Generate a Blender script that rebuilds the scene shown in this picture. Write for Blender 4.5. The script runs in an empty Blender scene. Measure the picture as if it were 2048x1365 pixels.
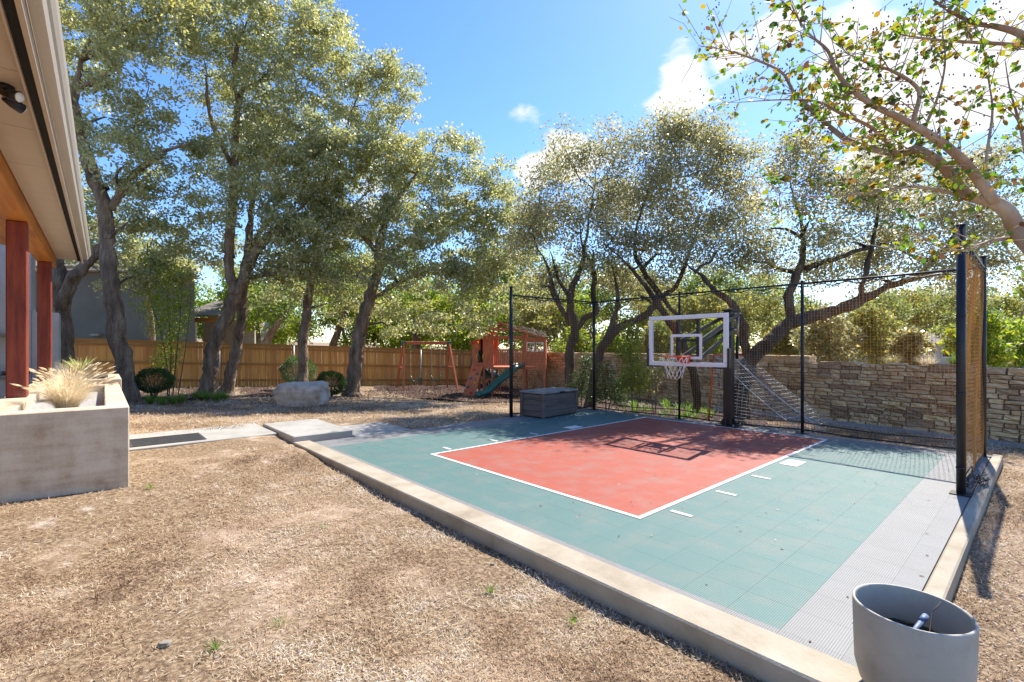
import bpy, bmesh, math, random
import numpy as np
from mathutils import Vector, Matrix
rng = np.random.default_rng(7); random.seed(7)
S = bpy.context.scene
COL = S.collection
# ---------------------------------------------------------------- camera (level, with vertical shift)
F, YH, H = 953.8, 696.4, 1.606          # focal length in px of the 2048 px frame, horizon row, eye height
cam = bpy.data.cameras.new('camera'); cam_o = bpy.data.objects.new('camera', cam); COL.objects.link(cam_o)
cam.sensor_width = 36.0; cam.lens = F / 2048 * 36.0; cam.shift_y = (YH - 682.5) / 2048
cam.clip_start = 0.05; cam.clip_end = 3000
cam_o.location = (0, 0, H); cam_o.rotation_euler = (math.radians(90), 0, 0); S.camera = cam_o
# ---------------------------------------------------------------- sky and sun
SUN_AZ, SUN_EL = math.radians(40.5), math.radians(50.8)
SUN = Vector((math.sin(SUN_AZ) * math.cos(SUN_EL), math.cos(SUN_AZ) * math.cos(SUN_EL), math.sin(SUN_EL)))
W = bpy.data.worlds.new('World'); S.world = W; W.use_nodes = True
nt = W.node_tree; nt.nodes.clear()
def N(nt, t, **k):
    n = nt.nodes.new(t)
    for a, b in k.items(): setattr(n, a, b)
    return n
def math_node(nt, op, a, b=None, c=None, clamp=False):
    n = N(nt, 'ShaderNodeMath', operation=op, use_clamp=clamp)
    for i, v in enumerate((a, b, c)):
        if v is None: continue
        if isinstance(v, (int, float)): n.inputs[i].default_value = v
        else: nt.links.new(v, n.inputs[i])
    return n.outputs[0]
sky = N(nt, 'ShaderNodeTexSky', sky_type='NISHITA', sun_disc=False)
sky.sun_elevation = SUN_EL; sky.sun_rotation = SUN_AZ
sky.altitude = 200; sky.air_density = 1.0; sky.dust_density = 0.3; sky.ozone_density = 2.2
geo = N(nt, 'ShaderNodeTexCoord')
# cumulus: noise on the view direction flattened to a cloud deck
sep = N(nt, 'ShaderNodeSeparateXYZ'); nt.links.new(geo.outputs['Generated'], sep.inputs[0])
zc = math_node(nt, 'MAXIMUM', sep.outputs[2], 0.02)
zd = math_node(nt, 'ADD', zc, 0.25)
cx = math_node(nt, 'DIVIDE', sep.outputs[0], zd); cy = math_node(nt, 'DIVIDE', sep.outputs[1], zd)
cmb = N(nt, 'ShaderNodeCombineXYZ'); nt.links.new(cx, cmb.inputs[0]); nt.links.new(cy, cmb.inputs[1])
nt.links.new(math_node(nt, 'MULTIPLY', zc, 1.2), cmb.inputs[2])
CLOUD_OFF = (3.1, 1.7, 0.0)
mp = N(nt, 'ShaderNodeMapping'); mp.inputs['Location'].default_value = CLOUD_OFF
nt.links.new(cmb.outputs[0], mp.inputs[0])
nz = N(nt, 'ShaderNodeTexNoise', noise_dimensions='3D'); nz.inputs['Scale'].default_value = 2.1
nz.inputs['Detail'].default_value = 9; nz.inputs['Roughness'].default_value = 0.56
nt.links.new(mp.outputs[0], nz.inputs['Vector'])
# a bank of cumulus stands in the directions given here, thin scattered cloud everywhere else
def pdir(px, py):
    return Vector(((px - 1024) / F, 1.0, (YH - py) / F)).normalized()
bank = None
for px, py, rad in ((1060, 350, .07), (1130, 330, .075), (1375, 165, .10), (1460, 110, .09), (1560, 50, .09), (1700, 110, .13), (1850, 120, .13), (1980, 180, .14), (2040, 60, .12), (1500, 405, .06), (520, 265, .06), (1250, 420, .07), (1760, 330, .08)):
    vd = N(nt, 'ShaderNodeVectorMath', operation='DISTANCE'); nt.links.new(geo.outputs['Generated'], vd.inputs[0])
    vd.inputs[1].default_value = pdir(px, py)
    w = math_node(nt, 'SUBTRACT', 1.0, math_node(nt, 'DIVIDE', vd.outputs['Value'], rad), clamp=True)
    bank = w if bank is None else math_node(nt, 'MAXIMUM', bank, w)
dens = math_node(nt, 'ADD', nz.outputs['Fac'], math_node(nt, 'MULTIPLY', bank, 0.31))
mr = N(nt, 'ShaderNodeMapRange', interpolation_type='SMOOTHSTEP'); nt.links.new(dens, mr.inputs[0])
mr.inputs[1].default_value = 0.62; mr.inputs[2].default_value = 0.70
mx = N(nt, 'ShaderNodeMix', data_type='RGBA'); nt.links.new(mr.outputs[0], mx.inputs[0])
hs = N(nt, 'ShaderNodeHueSaturation'); hs.inputs['Saturation'].default_value = 1.25; hs.inputs['Hue'].default_value = 0.508; nt.links.new(sky.outputs[0], hs.inputs['Color'])
nt.links.new(hs.outputs[0], mx.inputs[6]); mx.inputs[7].default_value = (3.9, 3.98, 4.15, 1)
bg = N(nt, 'ShaderNodeBackground'); bg.inputs['Strength'].default_value = 0.125
nt.links.new(mx.outputs[2], bg.inputs[0])
wo = N(nt, 'ShaderNodeOutputWorld'); nt.links.new(bg.outputs[0], wo.inputs[0])
sun = bpy.data.lights.new('sun', 'SUN'); sun.energy = 4.2; sun.angle = math.radians(0.53); sun.color = (1.0, 0.94, 0.84)
sun_o = bpy.data.objects.new('sun', sun); COL.objects.link(sun_o)
sun_o.rotation_euler = (-SUN).to_track_quat('-Z', 'Y').to_euler(); sun_o.location = SUN * 40
vs = S.view_settings; vs.view_transform = 'Standard'; vs.look = 'None'; vs.gamma = 1; vs.exposure = 1.2
vs.use_curve_mapping = False
S.render.engine = 'CYCLES'; S.cycles.max_bounces = 10; S.cycles.diffuse_bounces = 6; S.cycles.glossy_bounces = 3
S.cycles.transmission_bounces = 6; S.cycles.transparent_max_bounces = 8; S.cycles.use_denoising = True; S.cycles.denoiser = 'OPENIMAGEDENOISE'; S.cycles.denoising_input_passes = 'RGB_ALBEDO_NORMAL'
S.cycles.sample_clamp_indirect = 6; S.cycles.caustics_reflective = False; S.cycles.caustics_refractive = False

# ---------------------------------------------------------------- coordinates
def PX(px, py, d):                       # pixel + distance from the camera plane -> point
    return Vector(((px - 1024) / F * d, d, H - (py - YH) / F * d))
YAW = math.radians(-48.263); AX = Vector((math.cos(YAW), math.sin(YAW), 0)); BX = Vector((-AX.y, AX.x, 0))
C0 = Vector((-1.238, 7.198, 0))          # corner of the key; the yard is laid out on u (AX) and v (BX)
def UV(u, v, z=0.0): return C0 + AX * u + BX * v + Vector((0, 0, z))
def sm(a, b, x):
    t = min(max((x - a) / (b - a), 0), 1); return t * t * (3 - 2 * t)
def gz(X, Y):                            # the lawn: level round the court, falling gently to the back fence
    far = -0.45 - 0.033 * min(X, 0) + 0.30 * sm(-2, 5, X)
    base = -0.12
    z = base + (far - base) * sm(11, 21, Y)
    u = (Vector((X, Y, 0)) - C0).dot(AX); v = (Vector((X, Y, 0)) - C0).dot(BX)
    z += (0.10 + 0.05 * sm(-1.27, -1.6, v)) * sm(2.0, -3.4, u) * sm(14, 9.5, Y) * sm(4.0, 0.5, v)
    return z
# ---------------------------------------------------------------- materials
def ramp(nt, fac, stops):
    r = N(nt, 'ShaderNodeValToRGB'); e = r.color_ramp.elements
    while len(e) < len(stops): e.new(0.5)
    for k, (p, c) in enumerate(stops): e[k].position = p; e[k].color = (*c, 1)
    nt.links.new(fac, r.inputs[0]); return r.outputs[0]
def mat(name, cols, rough=0.7, scale=3.0, detail=6, bump=0.0, bscale=None, stretch=None, spec=0.4, rnd=0.0, metal=0.0, voro=0.0, coord='Object', dist=0.01):
    m = bpy.data.materials.new(name); m.use_nodes = True; nt = m.node_tree
    p = nt.nodes['Principled BSDF']; p.inputs['Roughness'].default_value = rough
    p.inputs['Specular IOR Level'].default_value = spec; p.inputs['Metallic'].default_value = metal
    tc = N(nt, 'ShaderNodeTexCoord'); vec = tc.outputs[coord]
    if stretch:
        mp = N(nt, 'ShaderNodeMapping'); mp.inputs['Scale'].default_value = stretch; nt.links.new(vec, mp.inputs[0]); vec = mp.outputs[0]
    oi = N(nt, 'ShaderNodeObjectInfo')
    if coord == 'Object':                 # copies that share a mesh must not share their grain
        va = N(nt, 'ShaderNodeVectorMath', operation='ADD'); sc = N(nt, 'ShaderNodeVectorMath', operation='SCALE')
        cb = N(nt, 'ShaderNodeCombineXYZ')
        for i in range(3): nt.links.new(oi.outputs['Random'], cb.inputs[i])
        nt.links.new(cb.outputs[0], sc.inputs[0]); sc.inputs[3].default_value = 37.0
        nt.links.new(vec, va.inputs[0]); nt.links.new(sc.outputs[0], va.inputs[1]); vec = va.outputs[0]
    n1 = N(nt, 'ShaderNodeTexNoise'); n1.inputs['Scale'].default_value = scale; n1.inputs['Detail'].default_value = detail
    n1.inputs['Roughness'].default_value = 0.62; nt.links.new(vec, n1.inputs['Vector'])
    if len(cols) == 1: c = None; p.inputs['Base Color'].default_value = (*cols[0], 1)
    else:
        k = len(cols); c = ramp(nt, n1.outputs['Fac'], [(0.30 + 0.40 * i / (k - 1), cols[i]) for i in range(k)])
        if rnd:
            h = N(nt, 'ShaderNodeHueSaturation'); nt.links.new(c, h.inputs['Color'])
            nt.links.new(math_node(nt, 'ADD', math_node(nt, 'MULTIPLY', oi.outputs['Random'], 2 * rnd), 1 - rnd), h.inputs['Value'])
            nt.links.new(math_node(nt, 'ADD', math_node(nt, 'MULTIPLY', oi.outputs['Random'], rnd * 0.06), 0.5 - rnd * 0.03), h.inputs['Hue'])
            c = h.outputs[0]
        nt.links.new(c, p.inputs['Base Color'])
    if bump:
        n2 = N(nt, 'ShaderNodeTexNoise'); n2.inputs['Scale'].default_value = bscale or scale * 6; n2.inputs['Detail'].default_value = 5
        nt.links.new(vec, n2.inputs['Vector']); hgt = n2.outputs['Fac']
        if voro:
            v = N(nt, 'ShaderNodeTexVoronoi', feature='DISTANCE_TO_EDGE'); v.inputs['Scale'].default_value = voro; nt.links.new(vec, v.inputs['Vector'])
            hgt = math_node(nt, 'ADD', math_node(nt, 'MULTIPLY', hgt, 0.5), math_node(nt, 'MINIMUM', math_node(nt, 'MULTIPLY', v.outputs['Distance'], 2.5), 0.6))
        b = N(nt, 'ShaderNodeBump'); b.inputs['Strength'].default_value = bump; b.inputs['Distance'].default_value = dist
        nt.links.new(hgt, b.inputs['Height']); nt.links.new(b.outputs[0], p.inputs['Normal'])
    return m
def leaf_mat(name, cols, trans=0.35, rough=0.42, spec=0.5, under=None):
    """leaf: glossy upper face, light shining through; colour differs leaf by leaf (attribute rnd)"""
    m = bpy.data.materials.new(name); m.use_nodes = True; nt = m.node_tree
    p = nt.nodes['Principled BSDF']; out = nt.nodes['Material Output']
    at = N(nt, 'ShaderNodeAttribute'); at.attribute_name = 'rnd'
    k = len(cols); c = ramp(nt, at.outputs['Fac'], [(i / max(1, k - 1), cols[i]) for i in range(k)])
    if under:                             # pale felted underside
        ge = N(nt, 'ShaderNodeNewGeometry'); mu = N(nt, 'ShaderNodeMix', data_type='RGBA'); nt.links.new(ge.outputs['Backfacing'], mu.inputs[0]); nt.links.new(c, mu.inputs[6]); mu.inputs[7].default_value = (*under, 1)
        nt.links.new(mu.outputs[2], p.inputs['Base Color'])
    else: nt.links.new(c, p.inputs['Base Color'])
    p.inputs['Roughness'].default_value = rough; p.inputs['Specular IOR Level'].default_value = spec
    t = N(nt, 'ShaderNodeBsdfTranslucent')
    h = N(nt, 'ShaderNodeHueSaturation'); h.inputs['Value'].default_value = 3.3; h.inputs['Saturation'].default_value = 1.1; h.inputs['Hue'].default_value = 0.49
    nt.links.new(c, h.inputs['Color']); nt.links.new(h.outputs[0], t.inputs[0])
    ms = N(nt, 'ShaderNodeMixShader'); ms.inputs[0].default_value = trans
    nt.links.new(p.outputs[0], ms.inputs[1]); nt.links.new(t.outputs[0], ms.inputs[2]); nt.links.new(ms.outputs[0], out.inputs[0])
    return m
M = {}
M['bark'] = mat('oak_bark', [(0.07, 0.046, 0.03), (0.21, 0.145, 0.095), (0.38, 0.285, 0.195)], 0.9, 5, bump=1.0, bscale=22, stretch=(1, 1, 0.28), voro=16, dist=0.03)
M['bark_shaded'] = mat('shaded_oak_bark', [(0.03, 0.022, 0.016), (0.085, 0.062, 0.045), (0.16, 0.125, 0.09)], 0.9, 5, bump=1.0, bscale=22, stretch=(1, 1, 0.28), voro=16, dist=0.03)  # darker copy of the oak bark: backlit shade put into the colour
M['twig_shaded'] = mat('shaded_twig_bark', [(0.03, 0.023, 0.017), (0.08, 0.06, 0.045)], 0.9, 6)  # twigs of the same trees, backlit shade in their colour too
M['twig'] = mat('twig_bark', [(0.075, 0.058, 0.042), (0.17, 0.135, 0.10)], 0.9, 6)
M['oak'] = leaf_mat('oak_leaf', [(0.095, 0.112, 0.042), (0.145, 0.162, 0.062), (0.185, 0.195, 0.085), (0.215, 0.215, 0.085), (0.26, 0.235, 0.07)], 0.48, 0.36, 1.0, (0.40, 0.40, 0.27))
M['oak2'] = leaf_mat('oak_leaf_olive', [(0.105, 0.112, 0.05), (0.15, 0.15, 0.07), (0.185, 0.18, 0.088), (0.24, 0.20, 0.06)], 0.48, 0.36, 0.9, (0.27, 0.27, 0.18))
M['bgreen'] = leaf_mat('background_green_leaf', [(0.05, 0.08, 0.025), (0.085, 0.12, 0.035), (0.12, 0.155, 0.045), (0.17, 0.185, 0.05)], 0.42, 0.5, 0.4)
M['lime'] = leaf_mat('sunny_leaf', [(0.06, 0.11, 0.02), (0.11, 0.17, 0.028), (0.17, 0.21, 0.03), (0.24, 0.23, 0.03)], 0.42, 0.5, 0.35)
M['olive'] = leaf_mat('olive_leaf', [(0.085, 0.11, 0.04), (0.13, 0.155, 0.05), (0.19, 0.19, 0.055), (0.25, 0.215, 0.05)], 0.38, 0.5, 0.35)
M['box'] = leaf_mat('boxwood_leaf', [(0.03, 0.06, 0.018), (0.06, 0.1, 0.03), (0.1, 0.14, 0.045)], 0.25, 0.4)
M['lily'] = leaf_mat('lily_turf_blade', [(0.06, 0.12, 0.02), (0.1, 0.18, 0.03), (0.17, 0.24, 0.05)], 0.4, 0.45)
M['crape'] = leaf_mat('crape_leaf', [(0.04, 0.09, 0.018), (0.06, 0.12, 0.02), (0.08, 0.14, 0.02), (0.13, 0.16, 0.02), (0.16, 0.16, 0.02), (0.18, 0.12, 0.02), (0.07, 0.035, 0.02)], 0.42, 0.45, 0.4)
M['straw'] = leaf_mat('dry_grass_blade', [(0.10, 0.063, 0.04), (0.24, 0.15, 0.09), (0.36, 0.25, 0.155), (0.45, 0.35, 0.22), (0.52, 0.43, 0.29), (0.53, 0.47, 0.37), (0.62, 0.57, 0.5)], 0.15, 0.7, 0.2)
M['plume'] = leaf_mat('fountain_grass', [(0.40, 0.34, 0.23), (0.50, 0.44, 0.32), (0.58, 0.53, 0.42), (0.36, 0.35, 0.2)], 0.3, 0.6, 0.2)
M['litter'] = leaf_mat('dead_leaf', [(0.06, 0.035, 0.02), (0.13, 0.07, 0.035), (0.25, 0.15, 0.085), (0.40, 0.31, 0.22), (0.55, 0.5, 0.44)], 0.1, 0.7, 0.2)
M['chip'] = leaf_mat('mulch_chip', [(0.03, 0.014, 0.009), (0.07, 0.032, 0.018), (0.14, 0.065, 0.036)], 0.0, 0.85, 0.2)
def concrete_mat():
    m = bpy.data.materials.new('planter_concrete'); m.use_nodes = True; nt = m.node_tree; p = nt.nodes['Principled BSDF']
    p.inputs['Roughness'].default_value = 0.85; p.inputs['Specular IOR Level'].default_value = 0.25
    tc = N(nt, 'ShaderNodeTexCoord')
    def no(sc, st, d=7, r=0.6):
        mp = N(nt, 'ShaderNodeMapping'); mp.inputs['Scale'].default_value = st; nt.links.new(tc.outputs['Object'], mp.inputs[0])
        n = N(nt, 'ShaderNodeTexNoise'); n.inputs['Scale'].default_value = sc; n.inputs['Detail'].default_value = d; n.inputs['Roughness'].default_value = r; nt.links.new(mp.outputs[0], n.inputs['Vector']); return n.outputs['Fac']
    band = no(1.0, (.45, .45, 7)); drip = no(1.0, (9, 9, .8)); blot = no(3.2, (1, 1, 1)); fine = no(45, (1, 1, 1), 4)
    f = math_node(nt, 'ADD', math_node(nt, 'ADD', math_node(nt, 'MULTIPLY', band, .30), math_node(nt, 'MULTIPLY', drip, .12)), math_node(nt, 'ADD', math_node(nt, 'MULTIPLY', blot, .46), math_node(nt, 'MULTIPLY', fine, .10)))
    c = ramp(nt, f, [(.36, (.36, .265, .18)), (.46, (.52, .42, .31)), (.53, (.60, .51, .39)), (.64, (.66, .58, .47))]); nt.links.new(c, p.inputs['Base Color'])
    b = N(nt, 'ShaderNodeBump'); b.inputs['Strength'].default_value = .35; b.inputs['Distance'].default_value = .012
    nt.links.new(math_node(nt, 'ADD', math_node(nt, 'MULTIPLY', fine, .4), band), b.inputs['Height']); nt.links.new(b.outputs[0], p.inputs['Normal']); return m
M['concrete'] = concrete_mat()
M['kerb'] = mat('kerb_concrete', [(0.27, 0.22, 0.155), (0.36, 0.31, 0.235), (0.42, 0.375, 0.30)], 0.9, 2.5, 9, bump=0.3, bscale=60)
M['path'] = mat('path_concrete', [(0.27, 0.255, 0.225), (0.35, 0.335, 0.30), (0.40, 0.385, 0.35)], 0.85, 2.0, 8, bump=0.2, bscale=50)
M['stucco'] = mat('stucco', [(0.42, 0.38, 0.33), (0.54, 0.5, 0.45)], 0.9, 2, bump=0.3, bscale=70)
M['grey_stucco'] = mat('grey_stucco', [(0.10, 0.10, 0.085), (0.14, 0.14, 0.12)], 0.9, 0.7, bump=0.3, bscale=30)
M['stone'] = mat('wall_limestone', [(0.30, 0.15, 0.065), (0.52, 0.345, 0.185), (0.62, 0.455, 0.275), (0.66, 0.53, 0.37)], 0.9, 3.2, 8, bump=0.7, bscale=14, rnd=0.5, dist=0.02)
M['mortar'] = mat('wall_mortar', [(0.14, 0.09, 0.055), (0.26, 0.185, 0.12)], 0.95, 8, bump=0.5)
M['boulder'] = mat('boulder_limestone', [(0.28, 0.21, 0.15), (0.48, 0.41, 0.33), (0.62, 0.56, 0.48)], 0.9, 3.0, 9, bump=0.9, bscale=8, dist=0.04)
M['cedar'] = mat('fence_cedar', [(0.42, 0.19, 0.05), (0.62, 0.31, 0.09), (0.70, 0.40, 0.14)], 0.75, 2.2, 8, bump=0.2, bscale=30, stretch=(6, 6, 0.5), rnd=0.22)
M['cedar_rail'] = mat('fence_rail', [(0.31, 0.145, 0.04), (0.46, 0.23, 0.07)], 0.75, 2, stretch=(0.5, 6, 6))
M['redwood'] = mat('playset_redwood', [(0.42, 0.10, 0.045), (0.57, 0.155, 0.072), (0.63, 0.21, 0.10)], 0.7, 3, 6, bump=0.15, stretch=(3, 3, 1))
M['post'] = mat('patio_post_stain', [(0.12, 0.018, 0.012), (0.24, 0.04, 0.02), (0.34, 0.075, 0.03)], 0.55, 3.0, 9, bump=0.25, bscale=20, stretch=(5, 5, 0.5))
M['beam'] = mat('beam_stain', [(0.36, 0.12, 0.02), (0.55, 0.2, 0.03), (0.62, 0.26, 0.05)], 0.5, 2, 8, stretch=(0.4, 5, 5))
M['soffit'] = mat('soffit_board', [(0.50, 0.42, 0.33), (0.55, 0.47, 0.37)], 0.8, 1.5)
M['gutter'] = mat('gutter_enamel', [(0.47, 0.43, 0.38), (0.5, 0.46, 0.41)], 0.35, 2, spec=0.5)
M['black'] = mat('black_powdercoat', [(0.012, 0.012, 0.014), (0.022, 0.022, 0.026)], 0.45, 5)
M['brown_steel'] = mat('hoop_pole_steel', [(0.022, 0.014, 0.012), (0.035, 0.022, 0.018)], 0.4, 5)
M['white'] = mat('white_paint', [(0.72, 0.72, 0.71), (0.8, 0.8, 0.79)], 0.45, 4)
M['line'] = mat('court_line_paint', [(0.55, 0.53, 0.5), (0.8, 0.79, 0.77)], 0.6, 14, 8)
M['orange'] = mat('rim_orange', [(0.75, 0.09, 0.02), (0.8, 0.12, 0.035)], 0.4, 5)
M['netcord'] = leaf_mat('net_cord_tan', [(0.30, 0.21, 0.09), (0.36, 0.27, 0.14)], 0.4, 0.8, 0.2)
M['whitecord'] = mat('net_cord_white', [(0.62, 0.6, 0.55), (0.75, 0.74, 0.7)], 0.8, 5)
M['resin'] = mat('deck_box_resin', [(0.075, 0.06, 0.055), (0.125, 0.103, 0.095), (0.16, 0.138, 0.125)], 0.6, 2.5, 8, bump=0.25, bscale=20, stretch=(0.5, 0.5, 5))
M['resin_lid'] = mat('deck_box_lid', [(0.16, 0.15, 0.14), (0.29, 0.275, 0.26)], 0.55, 5, 8, bump=0.3)
M['green_plastic'] = mat('green_plastic', [(0.02, 0.12, 0.10), (0.035, 0.17, 0.14)], 0.35, 3)
M['yellow'] = mat('yellow_plastic', [(0.75, 0.42, 0.02), (0.8, 0.5, 0.03)], 0.4, 3)
M['red'] = mat('red_plastic', [(0.6, 0.02, 0.04), (0.7, 0.04, 0.06)], 0.4, 3)
M['blue'] = mat('blue_plastic', [(0.03, 0.12, 0.3), (0.05, 0.16, 0.36)], 0.4, 3)
M['shingle'] = mat('wood_shingle', [(0.13, 0.1, 0.075), (0.25, 0.2, 0.15), (0.34, 0.29, 0.23)], 0.9, 14, 6, rnd=0.3)
M['roof'] = mat('asphalt_roof', [(0.14, 0.12, 0.10), (0.24, 0.21, 0.18)], 0.9, 12, bump=0.3)
M['galv'] = mat('galvanised_steel', [(0.4, 0.4, 0.38), (0.55, 0.55, 0.53)], 0.45, 8, metal=0.6)
M['pot'] = mat('grey_pot', [(0.32, 0.295, 0.245), (0.41, 0.385, 0.33), (0.45, 0.42, 0.365)], 0.6, 5, 10, bump=0.08, bscale=120)
M['soil'] = mat('soil', [(0.03, 0.022, 0.016), (0.1, 0.075, 0.05)], 0.95, 20, bump=0.8)
M['mulch'] = mat('mulch', [(0.02, 0.012, 0.008), (0.06, 0.03, 0.02), (0.12, 0.06, 0.035)], 0.95, 9, 9, bump=1.0, bscale=40, dist=0.02)
M['gravel'] = mat('gravel', [(0.13, 0.13, 0.13), (0.35, 0.34, 0.33), (0.5, 0.49, 0.47)], 0.9, 30, 4, bump=0.8, bscale=40)
M['rubber'] = mat('rubber_mat', [(0.035, 0.035, 0.037), (0.07, 0.07, 0.072)], 0.85, 25, bump=0.5, bscale=120)
M['dark'] = mat('dark_interior', [(0.012, 0.011, 0.01), (0.02, 0.018, 0.016)], 0.9, 3)
M['glow'] = mat('lamp_lens', [(0.7, 0.7, 0.68), (0.8, 0.8, 0.78)], 0.2, 3)
M['pipe'] = mat('blue_pipe', [(0.12, 0.17, 0.3), (0.2, 0.26, 0.4)], 0.5, 4)
M['crape_bark'] = mat('crape_bark', [(0.23, 0.13, 0.08), (0.36, 0.24, 0.16), (0.52, 0.45, 0.37)], 0.75, 4, 7, bump=0.3, bscale=15, stretch=(1, 1, 0.5))
M['slate'] = mat('flagstone', [(0.2, 0.17, 0.13), (0.33, 0.29, 0.23)], 0.9, 4, bump=0.4)
# clear backboard
g = bpy.data.materials.new('clear_acrylic'); g.use_nodes = True; gn = g.node_tree
tr = N(gn, 'ShaderNodeBsdfTransparent'); tr.inputs[0].default_value = (0.92, 0.95, 0.95, 1)
gl = N(gn, 'ShaderNodeBsdfGlossy'); gl.inputs['Roughness'].default_value = 0.03
mxs = N(gn, 'ShaderNodeMixShader'); mxs.inputs[0].default_value = 0.05; gn.links.new(tr.outputs[0], mxs.inputs[1]); gn.links.new(gl.outputs[0], mxs.inputs[2])
gn.links.new(mxs.outputs[0], gn.nodes['Material Output'].inputs[0]); M['acrylic'] = g
# sport tile: moulded open grid of ribs about 13 mm apart
def tile_mat(name, col, gap):
    m = bpy.data.materials.new(name); m.use_nodes = True; nt = m.node_tree; p = nt.nodes['Principled BSDF']
    p.inputs['Roughness'].default_value = 0.62; p.inputs['Specular IOR Level'].default_value = 0.3
    tc = N(nt, 'ShaderNodeTexCoord'); s = N(nt, 'ShaderNodeSeparateXYZ'); nt.links.new(tc.outputs['Object'], s.inputs[0])
    hs = []
    for ax, w in ((0, 0.36), (1, 0.30)):
        fr = math_node(nt, 'FRACT', math_node(nt, 'ADD', math_node(nt, 'MULTIPLY', s.outputs[ax], 24 / 0.305), 100.5))
        hs.append(math_node(nt, 'LESS_THAN', math_node(nt, 'ABSOLUTE', math_node(nt, 'SUBTRACT', fr, 0.5)), w))
    hole = math_node(nt, 'MULTIPLY', hs[0], hs[1])
    n = N(nt, 'ShaderNodeTexNoise'); n.inputs['Scale'].default_value = 3.2; n.inputs['Detail'].default_value = 7
    g2 = N(nt, 'ShaderNodeNewGeometry'); nt.links.new(g2.outputs['Position'], n.inputs['Vector'])
    dust = N(nt, 'ShaderNodeMapRange'); nt.links.new(n.outputs['Fac'], dust.inputs[0]); dust.inputs[1].default_value = 0.45; dust.inputs[2].default_value = 0.75
    oi = N(nt, 'ShaderNodeObjectInfo')
    a = N(nt, 'ShaderNodeMix', data_type='RGBA'); nt.links.new(math_node(nt, 'MULTIPLY', dust.outputs[0], 0.6), a.inputs[0])
    a.inputs[6].default_value = (*col, 1); a.inputs[7].default_value = (0.24, 0.225, 0.20, 1)
    b = N(nt, 'ShaderNodeMix', data_type='RGBA'); nt.links.new(hole, b.inputs[0]); nt.links.new(a.outputs[2], b.inputs[6]); b.inputs[7].default_value = (*gap, 1)
    h = N(nt, 'ShaderNodeHueSaturation'); nt.links.new(b.outputs[2], h.inputs['Color'])
    nt.links.new(math_node(nt, 'ADD', math_node(nt, 'MULTIPLY', oi.outputs['Random'], 0.04), 0.98), h.inputs['Value'])
    nt.links.new(h.outputs[0], p.inputs['Base Color'])
    bp = N(nt, 'ShaderNodeBump'); bp.inputs['Strength'].default_value = 0.35; bp.inputs['Distance'].default_value = 0.004
    nt.links.new(math_node(nt, 'SUBTRACT', 1.0, hole), bp.inputs['Height']); nt.links.new(bp.outputs[0], p.inputs['Normal'])
    return m
M['t_green'] = tile_mat('green_sport_tile', (0.115, 0.20, 0.188), (0.045, 0.115, 0.108))
M['t_red'] = tile_mat('red_sport_tile', (0.37, 0.085, 0.052), (0.27, 0.048, 0.03))
M['t_grey'] = tile_mat('grey_sport_tile', (0.27, 0.272, 0.27), (0.11, 0.112, 0.113))
# lawn: straw, bare clay and pale dust in patches
def lawn_mat():
    m = bpy.data.materials.new('dry_lawn'); m.use_nodes = True; nt = m.node_tree; p = nt.nodes['Principled BSDF']
    p.inputs['Roughness'].default_value = 0.95; p.inputs['Specular IOR Level'].default_value = 0.15
    tc = N(nt, 'ShaderNodeTexCoord'); v = tc.outputs['Object']
    def no(s, d=8, r=0.65):
        n = N(nt, 'ShaderNodeTexNoise'); n.inputs['Scale'].default_value = s; n.inputs['Detail'].default_value = d; n.inputs['Roughness'].default_value = r
        nt.links.new(v, n.inputs['Vector']); return n.outputs['Fac']
    straw = ramp(nt, no(26, 6, 0.75), [(0.32, (0.06, 0.038, 0.024)), (0.45, (0.18, 0.12, 0.072)), (0.58, (0.33, 0.24, 0.15)), (0.72, (0.48, 0.385, 0.27))])
    clay = ramp(nt, no(9, 8), [(0.3, (0.26, 0.18, 0.12)), (0.55, (0.40, 0.295, 0.205)), (0.75, (0.53, 0.44, 0.34))])
    f = N(nt, 'ShaderNodeMapRange', interpolation_type='SMOOTHSTEP'); nt.links.new(no(0.75, 5), f.inputs[0]); f.inputs[1].default_value = 0.47; f.inputs[2].default_value = 0.62
    mx = N(nt, 'ShaderNodeMix', data_type='RGBA'); nt.links.new(f.outputs[0], mx.inputs[0]); nt.links.new(straw, mx.inputs[6]); nt.links.new(clay, mx.inputs[7])
    f2 = N(nt, 'ShaderNodeMapRange', interpolation_type='SMOOTHSTEP'); nt.links.new(math_node(nt, 'ADD', math_node(nt, 'MULTIPLY', no(1.5, 8, .7), .8), math_node(nt, 'MULTIPLY', no(22, 4), .2)), f2.inputs[0]); f2.inputs[1].default_value = 0.57; f2.inputs[2].default_value = 0.68
    m2 = N(nt, 'ShaderNodeMix', data_type='RGBA'); nt.links.new(math_node(nt, 'MULTIPLY', f2.outputs[0], 0.65), m2.inputs[0]); nt.links.new(mx.outputs[2], m2.inputs[6]); m2.inputs[7].default_value = (0.58, 0.54, 0.48, 1)
    nt.links.new(m2.outputs[2], p.inputs['Base Color'])
    b = N(nt, 'ShaderNodeBump'); b.inputs['Strength'].default_value = 0.9; b.inputs['Distance'].default_value = 0.02
    nt.links.new(no(38, 6, 0.7), b.inputs['Height']); nt.links.new(b.outputs[0], p.inputs['Normal'])
    return m
M['lawn'] = lawn_mat()

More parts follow.
